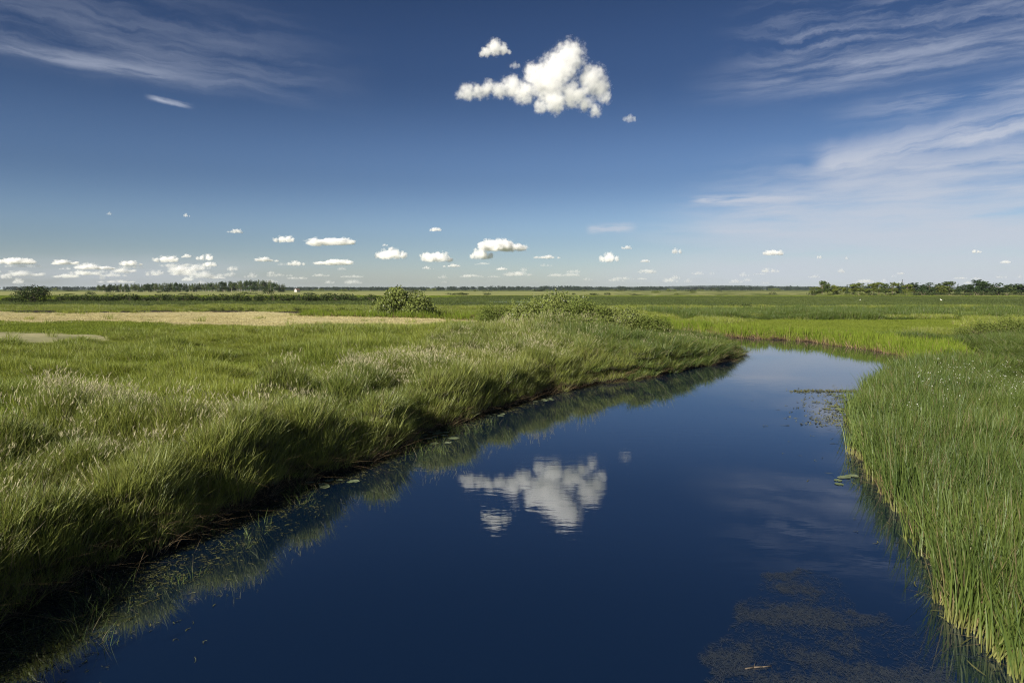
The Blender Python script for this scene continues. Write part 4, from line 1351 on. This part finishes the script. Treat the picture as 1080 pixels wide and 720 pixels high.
def strands(name, pts, l0, l1, w, mat, label, cat, seed, rise=0.0, curl=0.6, dirbias=None):
    rg = np.random.default_rng(seed)
    V, Fc, T = [], [], []
    for (x_, y_) in pts:
        L = rg.uniform(l0, l1); a = rg.random() * 6.283 if dirbias is None else rg.normal(dirbias, 0.7)
        da = rg.normal(0, curl); tint = rg.random(); ww = w * rg.uniform(0.5, 1.5); z_ = 0.004 + rg.random() * 0.012
        o_ = len(V); cx, cy = x_, y_
        for k in range(4):
            hw = ww * (1 - 0.5 * abs(k - 1.5) / 1.5) / 2
            V.append((cx - math.sin(a) * hw, cy + math.cos(a) * hw, z_ + rise * k * rg.random())); V.append((cx + math.sin(a) * hw, cy - math.cos(a) * hw, z_ + rise * k * rg.random()))
            T += [tint, tint]
            cx += math.cos(a) * L / 3; cy += math.sin(a) * L / 3; a += da
        for k in range(3):
            Fc.append((o_ + 2 * k, o_ + 2 * k + 1, o_ + 2 * k + 3, o_ + 2 * k + 2))
    tag(link(name, mesh_np(name, V, Fc, [mat], False, {"tint": T})), label, cat, kind="stuff")


rg = np.random.default_rng(33)
# drift along the left bank
xs = rg.uniform(-14, 12, 260000); ys = rg.uniform(6, 46, 260000)
s, own = river(xs, ys)
wid = np.interp(ys, [6, 14, 22, 32, 46], [2.6, 2.3, 1.7, 1.2, 0.7]) * (0.55 + 0.9 * fbm(xs * 0.5, ys * 0.5, 17))
pr = np.exp(-(np.maximum(-s, 0) / wid) ** 2 * 2.0) * (0.35 + 0.65 * (fbm(xs * 1.1, ys * 1.1, 19) > 0.46))
ok = (own == 0) & (s < -0.02) & (s > -4.5) & (rg.random(len(xs)) < pr)
strands("drift_weed", np.stack([xs, ys], 1)[ok][:40000], 0.05, 0.19, 0.016, M_weed, "brown and olive drifting weed along the left waterline", "weed", 1, rise=0.006)
# thin scatter further out
ok2 = (own == 0) & (s < -0.5) & (s > -5) & (rg.random(len(xs)) < 0.05 * np.exp(s / 1.6) * 1.6)
# raft at the right bend
pts = []
for k in range(900):
    u = rg.random()
    if k % 3 == 0: q = on_plane(835 + 70 * u + rg.normal(0, 3), 412.5 + rg.normal(0, 0.8), 0)
    else: q = on_plane(905 - 62 * abs(rg.normal(0, .45)), rg.uniform(412, 450), 0)
    pts.append((q.x, q.y))
strands("drift_leaves", pts, 0.06, 0.3, 0.05, M_weed, "raft of dark floating leaves beside the right reeds at the bend", "weed", 2, rise=0.02)
# drowned weed bed in the near right water
WB = [(742, 690), (770, 655), (800, 618), (843, 598), (872, 612), (905, 640), (960, 655), (1000, 668), (1010, 700), (1000, 730), (760, 730)]
wbp = [tuple(on_plane(*q_, 0).xy) for q_ in WB]
xs = rg.uniform(2, 8.5, 120000); ys = rg.uniform(9, 15.5, 120000)
jx = xs + (fbm(xs * 1.3, ys * 1.3, 61) - .5) * 1.4; jy = ys + (fbm(xs * 1.3, ys * 1.3, 67) - .5) * 1.4
ok = in_poly(jx, jy, wbp) & (rg.random(len(xs)) < 0.10 + 0.85 * sstep(0.40, 0.62, fbm(xs * 1.4, ys * 1.4, 71)))
strands("water_weed", np.stack([xs, ys], 1)[ok][:24000], 0.03, 0.13, 0.006, M_sub, "dull brown weed bed spread at the surface of the near right water", "weed", 3)
# fringe of small floating bits off the right reeds
xs = rg.uniform(5, 24, 20000); ys = rg.uniform(9, 46, 20000); s, own = river(xs, ys)
ok = (own == 2) & (s < 0) & (rg.random(len(xs)) < 0.22 * np.exp(s / 0.7))
strands("reed_litter", np.stack([xs, ys], 1)[ok][:2500], 0.1, 0.45, 0.02, M_weed, "pale broken reed litter floating along the right reeds", "weed", 4, rise=0.01)

# sedge standing in the shallow left water
for k in range(4):
    proto("water_sedge", clump_mesh("water_sedge", [(blades(14, 0.3, 0.2, 0.6, 0.009, 0.5, 3, seed=260 + k, upright=0.4), 0)], [M_herb]))
xs = rg.uniform(-12, 3, 2600); ys = rg.uniform(7, 34, 2600); s, own = river(xs, ys)
ok = (own == 0) & (s < -0.2) & (s > -1.9) & (rg.random(len(xs)) < 0.5 * (fbm(xs * .6, ys * .6, 81) > 0.52))
scatter("water_sedge", xs[ok], ys[ok], np.full(ok.sum(), -0.02), "water_sedge", 1.0, rg.uniform(0.5, 1.1, ok.sum()), 0.05, 0.1, "sparse sedge blades standing in the shallow left water", "sedge", 6)

V, Fc = [], []
pp = [on_plane(*q_, 0) for q_ in ((786, 705.5), (795, 704), (804, 703.5), (814, 702.5))]
for a_, b_, r0, r1 in ((0, 1, .012, .014), (1, 2, .014, .012), (2, 3, .012, .006)):
    stick(V, Fc, (pp[a_].x, pp[a_].y, 0.012), (pp[b_].x, pp[b_].y, 0.014), r0, r1, 6)
stick(V, Fc, (pp[1].x, pp[1].y, 0.012), (pp[1].x + 0.06, pp[1].y + 0.10, 0.05), 0.007, 0.003, 5)
tag(link("floating_twig", mesh_np("floating_twig", V, Fc, [M_bark], True)), "thin dark twig floating on the weed bed at the bottom", "twig")
print("instances", SCATTERED, "pads", npad)

hm_, t, out = new_mat("haze")
v = t.node("ShaderNodeVolumePrincipled"); v.inputs["Color"].default_value = (0.75, 0.85, 1.0, 1); v.inputs["Density"].default_value = 2.2e-5
t.l.new(v.outputs[0], out.inputs["Volume"])
bm = bmesh.new(); bmesh.ops.create_cube(bm, size=1, matrix=Matrix.Translation((0, 30000, 31)) @ Matrix.Diagonal((84000, 64000, 68, 1)))
me = bpy.data.meshes.new("haze"); bm.to_mesh(me); bm.free(); me.materials.append(hm_)
tag(link("haze", me), "thin blue summer air over the flats", "haze", kind="stuff")
